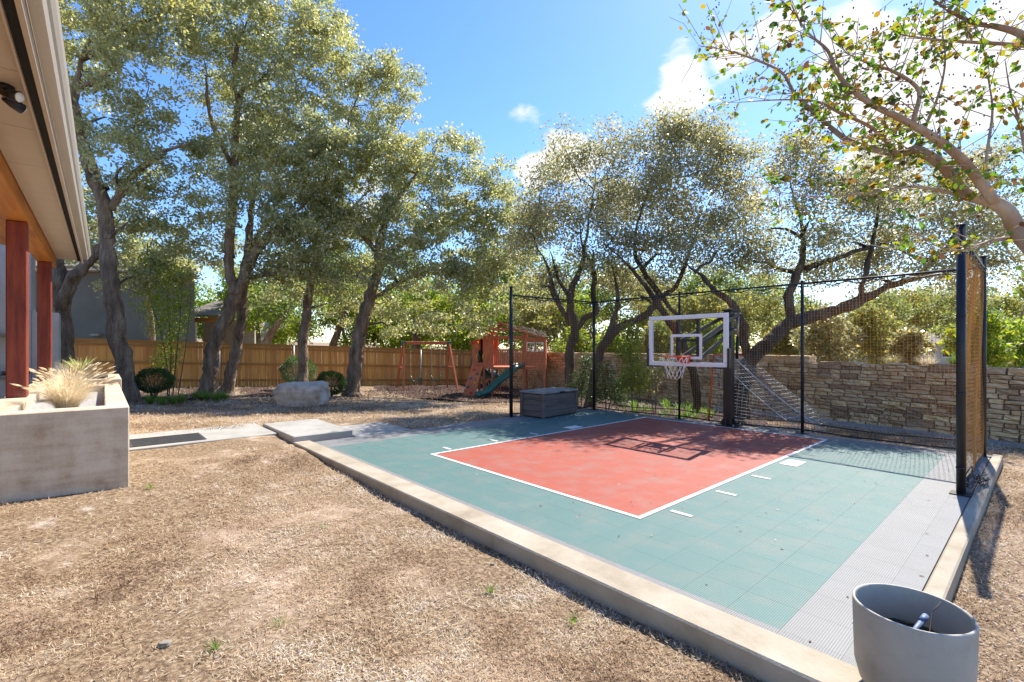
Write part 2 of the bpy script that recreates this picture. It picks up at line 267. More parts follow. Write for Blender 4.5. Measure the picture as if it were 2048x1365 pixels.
# ---------------------------------------------------------------- builders
def link(o, parent=None):
    COL.objects.link(o)
    if parent is not None: o.parent = parent
    return o
def mesh_from(name, v, f, m, smooth=False):
    me = bpy.data.meshes.new(name); me.from_pydata([tuple(x) for x in v], [], [tuple(x) for x in f]); me.update()
    for k in (m if isinstance(m, (list, tuple)) else [m]): me.materials.append(M[k] if isinstance(k, str) else k)
    if smooth: me.polygons.foreach_set('use_smooth', [True] * len(me.polygons))
    return me
def obj(name, me, parent=None, loc=None, rot=None, scale=None):
    o = bpy.data.objects.new(name, me); link(o, parent)
    if loc is not None: o.location = loc
    if rot is not None: o.rotation_euler = rot
    if scale is not None: o.scale = scale
    return o
def tag(o, label, cat, group=None, kind=None):
    if label: o['label'] = label
    if cat: o['category'] = cat
    if group: o['group'] = group
    if kind: o['kind'] = kind
    return o
def struct(o, label=None):
    o['kind'] = 'structure'
    if label: o['label'] = label
    return o
def thing(name, label, cat, loc=(0, 0, 0), rz=0, group=None):
    o = bpy.data.objects.new(name, None); o.empty_display_size = 0.1; link(o); o.location = loc; o.rotation_euler = (0, 0, rz)
    return tag(o, label, cat, group)
class MB:
    """collects boxes, bars, tubes and sheets into one mesh"""
    def __init__(s): s.v = []; s.f = []
    def add(s, v, f):
        k = len(s.v); s.v += [tuple(x) for x in v]; s.f += [tuple(i + k for i in q) for q in f]; return s
    def box(s, x0, x1, y0, y1, z0, z1, ch=0.0):
        if ch <= 0:
            v = [(x, y, z) for z in (z0, z1) for y in (y0, y1) for x in (x0, x1)]
            return s.add(v, [(0, 2, 3, 1), (4, 5, 7, 6), (0, 1, 5, 4), (2, 6, 7, 3), (0, 4, 6, 2), (1, 3, 7, 5)])
        bm = bmesh.new(); bmesh.ops.create_cube(bm, size=1)
        for w in bm.verts: w.co = Vector(((x0 + x1) / 2 + w.co.x * (x1 - x0), (y0 + y1) / 2 + w.co.y * (y1 - y0), (z0 + z1) / 2 + w.co.z * (z1 - z0)))
        bmesh.ops.bevel(bm, geom=bm.edges[:], offset=ch, segments=1, affect='EDGES')
        bm.verts.index_update(); s.add([w.co[:] for w in bm.verts], [[w.index for w in q.verts] for q in bm.faces]); bm.free(); return s
    def tube(s, pts, r, n=8, cap=True):
        pts = [Vector(p) for p in pts]; m = len(pts)
        rs = list(r) if isinstance(r, (list, tuple, np.ndarray)) else [r] * m
        k = len(s.v); t0 = (pts[1] - pts[0]).normalized()
        up = Vector((0, 0, 1)) if abs(t0.z) < 0.9 else Vector((1, 0, 0)); x = t0.cross(up).normalized()
        for i, p in enumerate(pts):
            t = (pts[min(i + 1, m - 1)] - pts[max(i - 1, 0)]).normalized()
            x = (x - t * x.dot(t)); x = x.normalized() if x.length > 1e-6 else t.orthogonal().normalized(); y = t.cross(x)
            for j in range(n):
                a = 2 * math.pi * j / n; s.v.append(tuple(p + (x * math.cos(a) + y * math.sin(a)) * rs[i]))
        for i in range(m - 1):
            for j in range(n):
                a = k + i * n + j; b = k + i * n + (j + 1) % n; s.f.append((a, b, b + n, a + n))
        if cap: s.f.append(tuple(k + j for j in range(n))[::-1]); s.f.append(tuple(k + (m - 1) * n + j for j in range(n)))
        return s
    def bar(s, a, b, w, h):               # square bar between two points
        a = Vector(a); b = Vector(b); t = (b - a).normalized()
        x = t.cross(Vector((0, 0, 1))); x = x.normalized() if x.length > 1e-4 else Vector((1, 0, 0)); y = x.cross(t)
        v = [p + x * sx * w / 2 + y * sy * h / 2 for p in (a, b) for sx, sy in ((-1, -1), (1, -1), (1, 1), (-1, 1))]
        return s.add(v, [(3, 2, 1, 0), (4, 5, 6, 7), (0, 1, 5, 4), (1, 2, 6, 5), (2, 3, 7, 6), (3, 0, 4, 7)])
    def prism(s, poly, z0, z1):           # polygon in xy, extruded in z
        n = len(poly); v = [(x, y, z0) for x, y in poly] + [(x, y, z1) for x, y in poly]
        return s.add(v, [tuple(range(n))[::-1], tuple(range(n, 2 * n))] + [(i, (i + 1) % n, n + (i + 1) % n, n + i) for i in range(n)])
    def sheet(s, quad, th):               # thick slab under a 3D polygon
        q = [Vector(p) for p in quad]; nrm = (q[1] - q[0]).cross(q[-1] - q[0]).normalized(); n = len(q)
        v = q + [p - nrm * th for p in q]
        return s.add(v, [tuple(range(n)), tuple(range(n, 2 * n))[::-1]] + [(i, n + i, n + (i + 1) % n, (i + 1) % n) for i in range(n)])
    def build(s, name, m, parent=None, smooth=False, **k):
        me = mesh_from(name, s.v, s.f, m, smooth)
        return obj(name, me, parent, **k)
def fixn(o):
    bm = bmesh.new(); bm.from_mesh(o.data); bmesh.ops.recalc_face_normals(bm, faces=bm.faces[:]); bm.to_mesh(o.data); bm.free(); return o
def uvthing(name, label, cat, group=None):  # thing whose local axes are u, v, z of the court
    return thing(name, label, cat, C0, YAW, group)
def uvstruct(o): o.location = C0; o.rotation_euler = (0, 0, YAW); return struct(o)
def spline(pts, n=6):                     # Catmull-Rom through (x,y,z,r)
    P = [np.array(p, float) for p in pts]; P = [2 * P[0] - P[1]] + P + [2 * P[-1] - P[-2]]; out = []
    for i in range(1, len(P) - 2):
        for k in range(n):
            t = k / n; a, b, c, d = P[i - 1:i + 3]
            out.append(0.5 * (2 * b + (c - a) * t + (2 * a - 5 * b + 4 * c - d) * t * t + (3 * b - a - 3 * c + d) * t ** 3))
    out.append(P[-2]); return np.array(out)
def leaves_mesh(name, C, L, Wd, m, up=0.35, rnd=None, nrm=None, dirs=None, fold=0.0, round_=False):
    """one rhombic leaf per row of C; random heading, face normal biased upwards"""
    n = len(C); C = np.asarray(C, float)
    d = rng.normal(size=(n, 3)) if dirs is None else np.asarray(dirs, float) + rng.normal(size=(n, 3)) * 0.15
    d /= np.linalg.norm(d, axis=1, keepdims=True) + 1e-9
    q = rng.normal(size=(n, 3)) if nrm is None else nrm + rng.normal(size=(n, 3)) * 0.4
    q[:, 2] = q[:, 2] + up * np.sign(q[:, 2] + 0.3)
    s = np.cross(d, q); s /= np.linalg.norm(s, axis=1, keepdims=True) + 1e-9
    L = (np.broadcast_to(L, (n,)) * rng.uniform(0.7, 1.3, n))[:, None]; Wd = (np.broadcast_to(Wd, (n,)) * rng.uniform(0.75, 1.25, n))[:, None]
    nn = np.cross(s, d)
    if round_:
        q = 6; v = np.stack([C, C + d * L * .28 + s * Wd * .42, C + d * L * .7 + s * Wd * .45 - nn * Wd * .12, C + d * L - nn * Wd * .2, C + d * L * .7 - s * Wd * .45 - nn * Wd * .12, C + d * L * .28 - s * Wd * .42], 1).reshape(-1, 3)
    else:
        q = 4; v = np.stack([C, C + d * L * 0.45 + s * Wd / 2 + nn * fold * Wd, C + d * L, C + d * L * 0.45 - s * Wd / 2 + nn * fold * Wd], 1).reshape(-1, 3)
    me = bpy.data.meshes.new(name); me.vertices.add(q * n); me.vertices.foreach_set('co', v.ravel().astype(np.float32))
    me.loops.add(q * n); me.loops.foreach_set('vertex_index', np.arange(q * n, dtype=np.int32))
    me.polygons.add(n); me.polygons.foreach_set('loop_start', np.arange(0, q * n, q, dtype=np.int32)); 
    me.update(calc_edges=True)
    a = me.attributes.new('rnd', 'FLOAT', 'FACE'); a.data.foreach_set('value', (rng.uniform(0, 1, n) if rnd is None else rnd).astype(np.float32))
    me.materials.append(M[m]); return me
print('helpers ok')
# ================================================================ THE SETTING
def axis(a, b, step, far):
    inner = np.arange(a, b + 1e-6, step); out = []
    k = step; x = b
    while x < far: k *= 1.5; x += k; out.append(x)
    lo = []; k = step; x = a
    while x > -far: k *= 1.5; x -= k; lo.append(x)
    return np.array(lo[::-1] + list(inner) + out)
xs = axis(-20, 14, 0.5, 900); ys = axis(-3, 32, 0.5, 1200)
gv = [(x, y, gz(x, y) + (0.012 * math.sin(2.1 * x + 1.3 * y) + 0.01 * math.sin(3.7 * y - 1.9 * x) if abs(x) < 22 and -4 < y < 34 else 0)) for y in ys for x in xs]
nx = len(xs)
gf = [(j * nx + i, j * nx + i + 1, (j + 1) * nx + i + 1, (j + 1) * nx + i) for j in range(len(ys) - 1) for i in range(nx - 1)]
struct(obj('ground', mesh_from('ground', gv, gf, 'lawn', True)), 'dry tan lawn with bare clay patches')
# ---- court: concrete base, kerb, snap-together tiles, painted lines
T = 0.305
slab = struct(MB().box(-2.15, 5.75, -1.26, 6.35, -0.35, -0.018).build('court_slab', 'kerb', loc=C0, rot=(0, 0, YAW)))
kerb = MB()
kerb.box(-3.24, 5.76, -1.262, -0.985, -0.36, 0.012, 0.012)
kb = kerb.build('kerb', 'kerb', loc=C0, rot=(0, 0, YAW)); struct(kb, 'low concrete kerb along the lawn side of the court')
kb2 = MB().box(5.652, 5.762, -0.983, 6.33, -0.36, 0.008, 0.012).build('kerb', 'kerb', loc=C0, rot=(0, 0, YAW)); struct(kb2, 'narrow concrete kerb on the mulch side of the court')
court = struct(obj('court_surface', None, loc=C0, rot=(0, 0, YAW)), 'green, red and grey plastic tile court')
tm = {k: MB().box(-0.1523, 0.1523, -0.1523, 0.1523, -0.016, 0.0, 0.0006).build('tmp', k).data for k in ('t_green', 't_red', 't_grey')}
for o in [o for o in COL.objects if o.name.startswith('tmp')]: bpy.data.objects.remove(o)
cells = []
for i in range(-7, 19):
    for j in range(-4, 20):
        u0, u1, v0, v1 = i * T, (i + 1) * T, j * T, (j + 1) * T
        if i == 18: u1 = 5.645
        if j == -4: v0 = -0.978
        c = 't_grey' if (i < -5 or i >= 17 or j >= 19 or j < -3) else 't_red' if (0 <= i < 12 and 0 <= j < 19) else 't_green'
        P = UV((u0 + u1) / 2, (v0 + v1) / 2); cells.append((P.y, u0, u1, v0, v1, c))
cells.sort(key=lambda c: c[0]); rest = {k: MB() for k in tm}
for k, (d, u0, u1, v0, v1, c) in enumerate(cells):
    if k < 300: obj('tile', tm[c], court, ((u0 + u1) / 2, (v0 + v1) / 2, 0), None, ((u1 - u0) / T, (v1 - v0) / T, 1))
    else: rest[c].box(u0 + .001, u1 - .001, v0 + .001, v1 - .001, -0.016, 0.0)
for c, mb in rest.items():
    if mb.v: o = mb.build('tile', c, court); o['kind'] = 'stuff'
def pline(u0, u1, v0, v1, name='painted_line'):
    MB().box(u0, u1, v0, v1, 0.0035, 0.0055).build(name, 'line', court)
K1, K2 = 12 * T, 19 * T
pline(0.0, K1, 0.0, 0.05); pline(0.0, 0.05, 0.052, K2 - 0.002); pline(K1 - 0.05, K1, 0.052, K2 - 0.002); pline(0.052, K1 - 0.052, K2 - 0.05, K2)
for side in (0, 1):
    a, b = ((K1 + 0.07, K1 + 0.29), (-0.29, -0.07))[side]
    for v in (0.43, 1.40, 2.37): pline(a, b, v - 0.025, v + 0.025, 'lane_mark')
    pline(a, b, 3.29, 3.67, 'lane_block')
# ---- concrete path with raised end slab, lower slab
path = struct(MB().box(-4.7, -3.12, -3.435, -1.275, -0.3, 0.058, 0.01).build('path', 'path', loc=C0, rot=(0, 0, YAW)), 'concrete path beside the planter')
struct(MB().box(-4.15, -2.285, -1.262, -0.22, -0.3, 0.105, 0.012).build('path', 'path', loc=C0, rot=(0, 0, YAW)), 'raised end slab of the concrete path')
struct(MB().box(-3.42, -2.155, -0.215, 0.92, -0.3, 0.004, 0.01).build('path', 'path', loc=C0, rot=(0, 0, YAW)), 'level concrete slab behind the court corner')
struct(MB().box(-14, -1.3, -14, -4.76, -0.4, 0.1).build('patio_floor', 'path', loc=C0, rot=(0, 0, YAW)))
# ---- beds: mulch under the playset and behind the net, gravel strip at the wall foot
def bed(name, poly, m, dz, label, nseg=1.0):
    bm = bmesh.new(); vs_ = [bm.verts.new((x, y, 0)) for x, y in poly]; f = bm.faces.new(vs_)
    bmesh.ops.triangulate(bm, faces=[f])
    for _ in range(4): bmesh.ops.subdivide_edges(bm, edges=[e for e in bm.edges if e.calc_length() > nseg], cuts=1, use_grid_fill=True)
    for v in bm.verts: v.co.z = gz(v.co.x, v.co.y) + dz + 0.03 * math.sin(3 * v.co.x + 2 * v.co.y)
    me = bpy.data.meshes.new(name); bm.to_mesh(me); bm.free(); me.materials.append(M[m]); o = obj(name, me); struct(o, label); return o
# stone wall line and wood fence line (world x, y)
WL = [Vector((10.9, 5.7)), Vector((9.16, 8.6)), Vector((3.74, 17.7)), Vector((-2.1, 26.6))]
F0 = Vector((-14.4, 19.0)); FD = Vector((0.876, 0.482)).normalized()
def fpt(t): return F0 + FD * t
bed('mulch_bed', [(-6.0, 20.6), (-3.4, 17.6), (-1.5, 16.4), (1.6, 16.0), (3.4, 17.2), (-1.9, 26.0), (-3.3, 25.0), (-6.6, 23.0)], 'mulch', 0.035, 'brown wood mulch under the play set')
n6 = UV(5.6, 6.5); n1 = UV(-1.9, 6.4)
bed('mulch_bed', [(n1.x, n1.y), (UV(2.6, 6.42).x, UV(2.6, 6.42).y), (6.3, 12.2), (3.5, 17.2), (1.2, 16.2)], 'mulch', 0.03, 'dark leafy bed between court net and stone wall')
bed('mulch_bed', [(-13.3, 15.3), (-10.3, 16.0), (-8.6, 17.3), (-9.6, 20.6), (-13.6, 18.8)], 'mulch', 0.03, 'dark bed round the paired oak trunks')
gr = bed('gravel_strip', [(5.2, 14.1), (9.0, 7.7), (9.35, 7.9), (8.9, 8.7), (5.5, 14.5)], 'gravel', 0.03, 'pale gravel strip at the foot of the stone wall')
# ---- wood fence
fence = thing('wooden_fence', 'tall stained cedar board fence with galvanised posts along the back of the yard', 'fence', (F0.x, F0.y, 0), math.atan2(FD.y, FD.x))
def ftop(t): return 1.87 - 0.031 * t
tA, tB = -5.5, 14.6
pk = MB().box(-0.0685, 0.0685, 0, 0.018, 0, 1.0, 0.004).build('tmp', 'cedar').data
bpy.data.objects.remove(bpy.data.objects['tmp'])
t = tA; k = 0
while t < tB:
    zt = ftop(t) + random.uniform(-.012, .012); zb = zt - 1.86
    obj('picket', pk, fence, (t, random.uniform(-.004, .004), zb), (0, random.uniform(-.004, .004), 0), (1, 1, zt - zb)); t += 0.1405
for i in range(7):                       # rails, one length per bay, on the yard side
    a, b = tA + i * 2.9, min(tA + (i + 1) * 2.9 - 0.01, tB)
    for zr in (-0.17, -0.86, -1.55):
        MB().bar((a, -0.028, ftop(a) + zr), (b, -0.028, ftop(b) + zr), 0.045, 0.09).build('rail', 'cedar_rail', fence)
    MB().bar((a, -0.015, ftop(a) - 0.01), (b, -0.015, ftop(b) - 0.01), 0.03, 0.10).build('top_board', 'cedar_rail', fence)
for t in (-4.4, -2.6, 2.35, 5.2, 8.15, 11.1, 14.0):
    z = ftop(t); MB().tube([(t, -0.08, z - 1.95), (t, -0.08, z - 0.02)], 0.032, 10).tube([(t, -0.08, z - 0.02), (t, -0.08, z + 0.01)], 0.036, 10).build('fence_post', 'galv', fence, True)
# ---- stone wall of coursed limestone
wall = thing('stone_wall', 'coursed tan limestone garden wall with a flat top', 'wall', (0, 0, 0))
def wtop(s): return 1.29 + (0.13 if s > 6.8 else 0.0)
seglen = [0]
for a, b in zip(WL, WL[1:]): seglen.append(seglen[-1] + (b - a).length)
def wpt(s):
    for k in range(len(WL) - 1):
        if s <= seglen[k + 1] or k == len(WL) - 2:
            d = (WL[k + 1] - WL[k]).normalized(); return WL[k] + d * (s - seglen[k]), math.atan2(d.y, d.x)
core = MB()
for k in range(len(WL) - 1):
    a, b = WL[k], WL[k + 1]; d = (b - a).normalized(); n = Vector((d.y, -d.x)); hw = 0.14
    core.prism([(a + n * hw)[:], (b + n * hw)[:], (b - n * hw)[:], (a - n * hw)[:]], -0.6, 1.24)
core.build('wall_core', 'mortar', wall)
def stone_mesh(seed):
    r = random.Random(seed); bm = bmesh.new(); bmesh.ops.create_cube(bm, size=1)
    bmesh.ops.subdivide_edges(bm, edges=bm.edges[:], cuts=1, use_grid_fill=True)
    for v in bm.verts:
        c = v.co; rr = sum(abs(k) > 0.4 for k in c)
        if rr >= 2: c *= 0.93
        c.x += r.uniform(-.03, .03); c.y += r.uniform(-.06, .06); c.z += r.uniform(-.05, .05)
    me = bpy.data.meshes.new('stone'); bm.to_mesh(me); bm.free(); me.materials.append(M['stone']); return me
stones = [stone_mesh(s) for s in range(10)]
spots = []; r5 = random.Random(5)
from mathutils import noise as mnoise
rows = [-0.42]
while rows[-1] < 1.5: rows.append(rows[-1] + r5.choice((0.085, 0.10, 0.12, 0.14, 0.17)))
def zrow(k, s): return rows[k] + (.035 * mnoise.noise(Vector((s * .9, k * 7.3, 0))) if k else 0)
for k in range(len(rows) - 1):            # uneven courses; some thick stones give way to two thin ones
    s = r5.uniform(0, .25)
    while s < seglen[-1] - .1:
        z0, z1 = zrow(k, s), zrow(k + 1, s); h_ = z1 - z0; w = r5.uniform(0.12, 0.46) * (0.6 + h_ * 4); top = wtop(s)
        if z0 < top - .05:
            if z1 > top - .04: z1 = top; h_ = z1 - z0
            if h_ > .125 and r5.random() < .5:
                f_ = r5.uniform(.4, .6); a_ = r5.uniform(.35, .65)
                spots.append((s, w, z0, h_ * f_)); spots.append((s, w * a_, z0 + h_ * f_, h_ * (1 - f_))); spots.append((s + w * a_, w * (1 - a_), z0 + h_ * f_, h_ * (1 - f_)))
            else: spots.append((s, w, z0, h_))
        s += w
def stone_at(s, w, z, h, name, parent):
    p, a = wpt(s + w / 2)
    return ((p.x, p.y, z + h / 2), (0, r5.uniform(-.012, .012), a + r5.uniform(-.02, .02)), (w - 0.009, 0.36 + r5.uniform(-.03, .035), h - 0.008))
vis = []
for q in spots:
    p, a = wpt(q[0] + q[1] / 2); vis.append((q[1] * q[3] / (p.y ** 2) if q[2] + q[3] > gz(p.x, p.y) + 0.02 else 0, q))
vis.sort(key=lambda t: -t[0]); rest = MB()
for k, (w_, q) in enumerate(vis):
    l, ro, sc = stone_at(*q, 'stone', wall)
    if k < 300: obj('stone', stones[k % 10], wall, l, ro, sc)
    elif w_ > 0:
        mtx = Matrix.LocRotScale(Vector(l), Matrix.Rotation(ro[2], 3, 'Z').to_quaternion(), Vector(sc)); me = stones[k % 10]
        rest.add([mtx @ v.co for v in me.vertices], [tuple(p.vertices) for p in me.polygons])
o = rest.build('stone', 'stone', wall); o['kind'] = 'stuff'
# ================================================================ PATIO AND HOUSE
HR = math.radians(-1.14); piv = UV(-3.46, -4.6)
def house_axes(o):                        # turn about the first post
    o.rotation_euler = (0, 0, YAW + HR); o.location = piv - Matrix.Rotation(YAW + HR, 3, 'Z') @ Vector((-3.46, -4.6, 0)); return o
patio = house_axes(uvthing('covered_patio', 'covered patio roof on stained timber posts with beige soffit and gutter', 'patio roof'))
ZB = 3.38
for u in (-3.46, -7.58, 0.9): MB().box(u - 0.105, u + 0.105, -4.70, -4.49, 0.912, ZB, 0.012).build('post', 'post', patio)
MB().box(-8.45, 3.5, -4.72, -4.47, ZB + .002, ZB + 0.30, 0.01).build('beam', 'beam', patio)
u = -8.5
while u < 3.4:                            # soffit panels with open joints
    MB().box(u, u + 1.212, -4.46, -4.132, ZB + 0.215, ZB + 0.235).build('soffit_panel', 'soffit', patio); u += 1.22
MB().box(-8.5, 3.5, -4.125, -4.06, ZB + 0.20, ZB + 0.235).build('vent_strip', 'dark', patio)
MB().box(-8.5, 3.5, -4.127, -4.115, ZB + 0.165, ZB + 0.21).build('soffit_trim', 'soffit', patio)
MB().box(-8.64, 3.5, -4.055, -4.025, ZB + 0.17, ZB + 0.42).build('fascia', 'soffit', patio)
gp = [(-3.95, ZB + 0.27), (-3.88, ZB + 0.27), (-3.865, ZB + 0.31), (-3.85, ZB + 0.33), (-3.83, ZB + 0.37), (-3.82, ZB + 0.40), (-3.835, ZB + 0.40), (-3.865, ZB + 0.35), (-3.885, ZB + 0.30), (-3.95, ZB + 0.30)]
gp = [(a - .07, b) for a, b in gp]; gm = MB(); n = len(gp)
gm.add([(-8.66, a, b) for a, b in gp] + [(3.5, a, b) for a, b in gp], [tuple(range(n)), tuple(range(n, 2 * n))[::-1]] + [(i, n + i, n + (i + 1) % n, (i + 1) % n) for i in range(n)])
fixn(gm.build('gutter', 'gutter', patio))
rf = MB().sheet([(-8.7, -3.97, ZB + 0.43), (3.6, -3.97, ZB + 0.43), (3.6, -9.5, ZB + 1.9), (-8.7, -9.5, ZB + 1.9)], 0.06); fixn(rf.build('roof', 'roof', patio))
v = -4.74
while v > -9.3:                           # sloping tongue-and-groove ceiling
    zc_ = ZB + 0.28 + (-4.72 - v) * 0.22
    MB().add([(-8.45, v, zc_), (3.4, v, zc_), (3.4, v - 0.135, zc_ + .03), (-8.45, v - 0.135, zc_ + .03), (-8.45, v, zc_ + .02), (3.4, v, zc_ + .02), (3.4, v - 0.135, zc_ + .05), (-8.45, v - 0.135, zc_ + .05)],
             [(3, 2, 1, 0), (4, 5, 6, 7), (0, 1, 5, 4), (2, 3, 7, 6)]).build('ceiling_board', 'beam', patio); v -= 0.14
for v in (-6.0, -7.6): MB().box(-8.3, 3.4, v - .07, v + .07, ZB + 0.36 + (-4.72 - v) * .22 - .2, ZB + 0.25 + (-4.72 - v) * .22).build('rafter', 'beam', patio)
# house wall behind the patio (out of frame to the left) keeps its shade
hw = tag(MB().box(-9.0, 3.4, -9.6, -9.35, -0.3, ZB + 1.6).build('house_wall', 'stucco', loc=C0, rot=(0, 0, YAW)), 'pale stucco house wall at the back of the patio', 'wall')
# security light under the soffit
sl = thing('security_light', 'black twin-head security floodlight under the soffit', 'light', UV(.94, -4.33, ZB + 0.214), YAW)
MB().tube([(0, 0, 0), (0, 0, -0.035)], 0.055, 16).build('base', 'black', sl, True)
MB().tube([(0, 0, -0.035), (0.0, 0.02, -0.07)], [0.035, 0.03], 14).build('sensor', 'white', sl, True)
for sx in (-1, 1):
    MB().tube([(sx * .03, 0, -0.03), (sx * .05, 0.01, -0.075)], 0.012, 8).build('arm', 'black', sl, True)
    h_ = MB().tube([(sx * .05, -0.01, -0.075), (sx * .085, 0.035, -0.09), (sx * .12, 0.085, -0.105)], [0.022, 0.036, 0.042], 14).build('lamp_head', 'black', sl, True)
    MB().tube([(sx * .12, 0.085, -0.105), (sx * .124, 0.091, -0.107)], [0.037, 0.034], 14).build('lens', 'glow', h_, True)
# outdoor fireplace
fp = uvthing('outdoor_fireplace', 'pale stucco outdoor fireplace with raised hearth and a low side wall', 'fireplace')
MB().box(-13.0, -11.4, -7.6, -4.95, -0.3, 4.6, .01).build('chimney_block', 'stucco', fp)
MB().box(-11.398, -10.8, -7.4, -5.0, -0.3, 0.85, 0.01).build('hearth', 'stucco', fp)
MB().box(-11.398, -10.72, -7.45, -4.97, 0.852, 0.92, 0.01).build('hearth_slab', 'slate', fp)
MB().box(-12.7, -11.45, -4.948, -4.42, -0.3, 2.55, 0.01).build('side_wall', 'stucco', fp)
MB().box(-11.398, -11.39, -7.0, -5.55, 0.93, 1.6).build('firebox', 'dark', fp)
MB().box(-11.398, -11.2, -7.3, -5.1, 1.9, 1.98, .006).build('mantel', 'slate', fp)
for k, v_ in enumerate((-5.2, -5.75, -6.3)): MB().tube([(-11.2, v_ - .25, .975), (-11.2, v_ + .25, .985)], .05, 8).build('log', 'bark', fp, True)
# board-formed concrete planter
pl = house_axes(uvthing('concrete_planter', 'long board-formed concrete planter box beside the patio', 'planter'))
MB().box(-1.4, -1.09, -4.75, -3.44, -0.4, 0.91, 0.012).build('end_wall', 'concrete', pl)
MB().box(-6.0, -1.402, -3.665, -3.44, -0.4, 0.908, 0.012).build('side_wall', 'concrete', pl)
MB().box(-8.6, -1.402, -4.75, -4.45, -0.4, 0.91, 0.012).build('side_wall', 'concrete', pl)
MB().box(-6.0, -5.75, -4.448, -3.667, -0.4, 0.906, 0.012).build('end_wall', 'concrete', pl)
o = MB().box(-5.749, -1.402, -4.448, -3.667, 0.2, 0.78).build('gravel', 'gravel', pl)
pl2 = house_axes(uvthing('concrete_planter', 'shorter taller concrete planter behind the long one', 'planter'))
MB().box(-8.3, -6.02, -4.445, -3.4, -0.3, 1.0, 0.012).build('planter_body', 'concrete', pl2)
MB().box(-8.1, -6.25, -4.3, -3.6, 1.0, 1.03).build('soil', 'soil', pl2)
# rubber mat on the path
rm = MB().box(-4.05, -3.27, -3.36, -2.35, 0.060, 0.072, 0.003)
for k in range(12): rm.box(-4.02 + k * .0625, -3.99 + k * .0625, -3.33, -2.38, 0.072, 0.076)
tag(rm.build('rubber_mat', 'rubber', loc=C0, rot=(0, 0, YAW)), 'dark ribbed rubber mat lying on the concrete path', 'mat')
print('setting ok')
# ================================================================ COURT NET CAGE
cage = uvthing('court_net_cage', 'black pipe ball-stop cage with tan netting round two sides of the court', 'net fence')
PO = {'a': (-2.15, 3.55), 'b': (-1.70, 6.05), 'c': (0.66, 6.15), 'd': (3.13, 6.2), 'e': (5.57, 6.08), 'f': (5.57, 3.30)}
RAD = {'a': .042, 'b': .036, 'c': .026, 'd': .028, 'e': .034, 'f': .041}
TOPZ = {'a': 3.03, 'b': 2.9, 'c': 2.86, 'd': 2.86, 'e': 2.96, 'f': 2.95}
for k, (u, v) in PO.items():
    p = MB().tube([(u, v, -0.02), (u, v, TOPZ[k])], RAD[k], 14).tube([(u, v, TOPZ[k]), (u, v, TOPZ[k] + .02)], [RAD[k] + .004, RAD[k] * .6], 14)
    if k in 'af':
        for z in (0.28, 1.1, 1.95): p.tube([(u, v, z), (u, v, z + 0.02)], RAD[k] + .004, 14)
    po = p.build('post', 'black', cage, True)
    MB().box(u - .09, u + .09, v - .09, v + .09, 0.001, 0.012).build('base_plate', 'black', po)
RUN = [('a', 'b', 2.84, 2.80), ('b', 'c', 2.80, 2.82), ('c', 'd', 2.82, 2.82), ('d', 'e', 2.82, 2.80), ('e', 'f', 2.80, 2.84)]
net = MB(); rp = random.Random(3)
for a, b, za, zb in RUN:
    A = Vector((*PO[a], 0)); B = Vector((*PO[b], 0)); L = (B - A).length; D = (B - A) / L; NN = Vector((-D.y, D.x, 0))
    MB().tube([A + Vector((0, 0, za)), B + Vector((0, 0, zb))], 0.019, 8).build('top_rail', 'black', cage, True)
    pts = []; m = max(6, int(L / 0.12))
    for i in range(m + 1):                # lashing rope sagging under the rail
        t = i / m; w = 0.5 + 0.5 * math.sin(t * L * 7.3 + len(pts)); pts.append(A.lerp(B, t) + Vector((0, 0, za + (zb - za) * t - 0.03 - 0.045 * w)) + NN * 0.02 * math.sin(i * 2.1))
    MB().tube(pts, 0.011, 6).build('lashing_rope', 'black', cage, True)
    MB().tube([A + Vector((0, 0, 0.07)), A.lerp(B, .3) + Vector((0, 0, .045)), A.lerp(B, .7) + Vector((0, 0, .05)), B + Vector((0, 0, 0.07))], 0.014, 6).build('bottom_cable', 'black', cage, True)
    if b in 'cde' : MB().tube([A + Vector((0, 0, 0.20)) + NN * .03, A.lerp(B, .5) + Vector((0, 0, .15)) + NN * .03, B + Vector((0, 0, 0.21)) + NN * .03], 0.012, 6).build('bottom_cable', 'black', cage, True)
    CW = 0.05; slack = -0.05 if a == 'e' else 0.05
    def sway(s, z):                       # the net bellies between the posts
        return NN * (slack * math.sin(math.pi * s / L) * math.sin(math.pi * min(max(z / 2.8, 0), 1)) + 0.012 * math.sin(5 * s + 3 * z))
    tri = lambda P, Q: net.add([P + Vector((0, 0, .0017)), P + NN * .0023 - Vector((0, 0, .001)), P - NN * .0023 - Vector((0, 0, .001)), Q + Vector((0, 0, .0017)), Q + NN * .0023 - Vector((0, 0, .001)), Q - NN * .0023 - Vector((0, 0, .001))], [(0, 1, 4, 3), (1, 2, 5, 4), (2, 0, 3, 5)])
    trv = lambda P, Q: net.add([P + D * .0023, P - D * .0018 + NN * .002, P - D * .0018 - NN * .002, Q + D * .0023, Q - D * .0018 + NN * .002, Q - D * .0018 - NN * .002], [(0, 1, 4, 3), (1, 2, 5, 4), (2, 0, 3, 5)])
    s = CW
    while s < L:
        zs = [0.03 + (za - 0.06) * i / 7 for i in range(8)]; pr = [A + D * s + Vector((0, 0, z)) + sway(s, z) for z in zs]
        for P, Q in zip(pr, pr[1:]): trv(P, Q)
        s += CW
    z = 0.05
    while z < za - 0.06:
        m = 8; pr = [A + D * (L * i / m) + Vector((0, 0, z)) + sway(L * i / m, z) for i in range(m + 1)]
        for P, Q in zip(pr, pr[1:]): tri(P, Q)
        z += CW
o = net.build('netting', 'netcord', cage); o['kind'] = 'stuff'
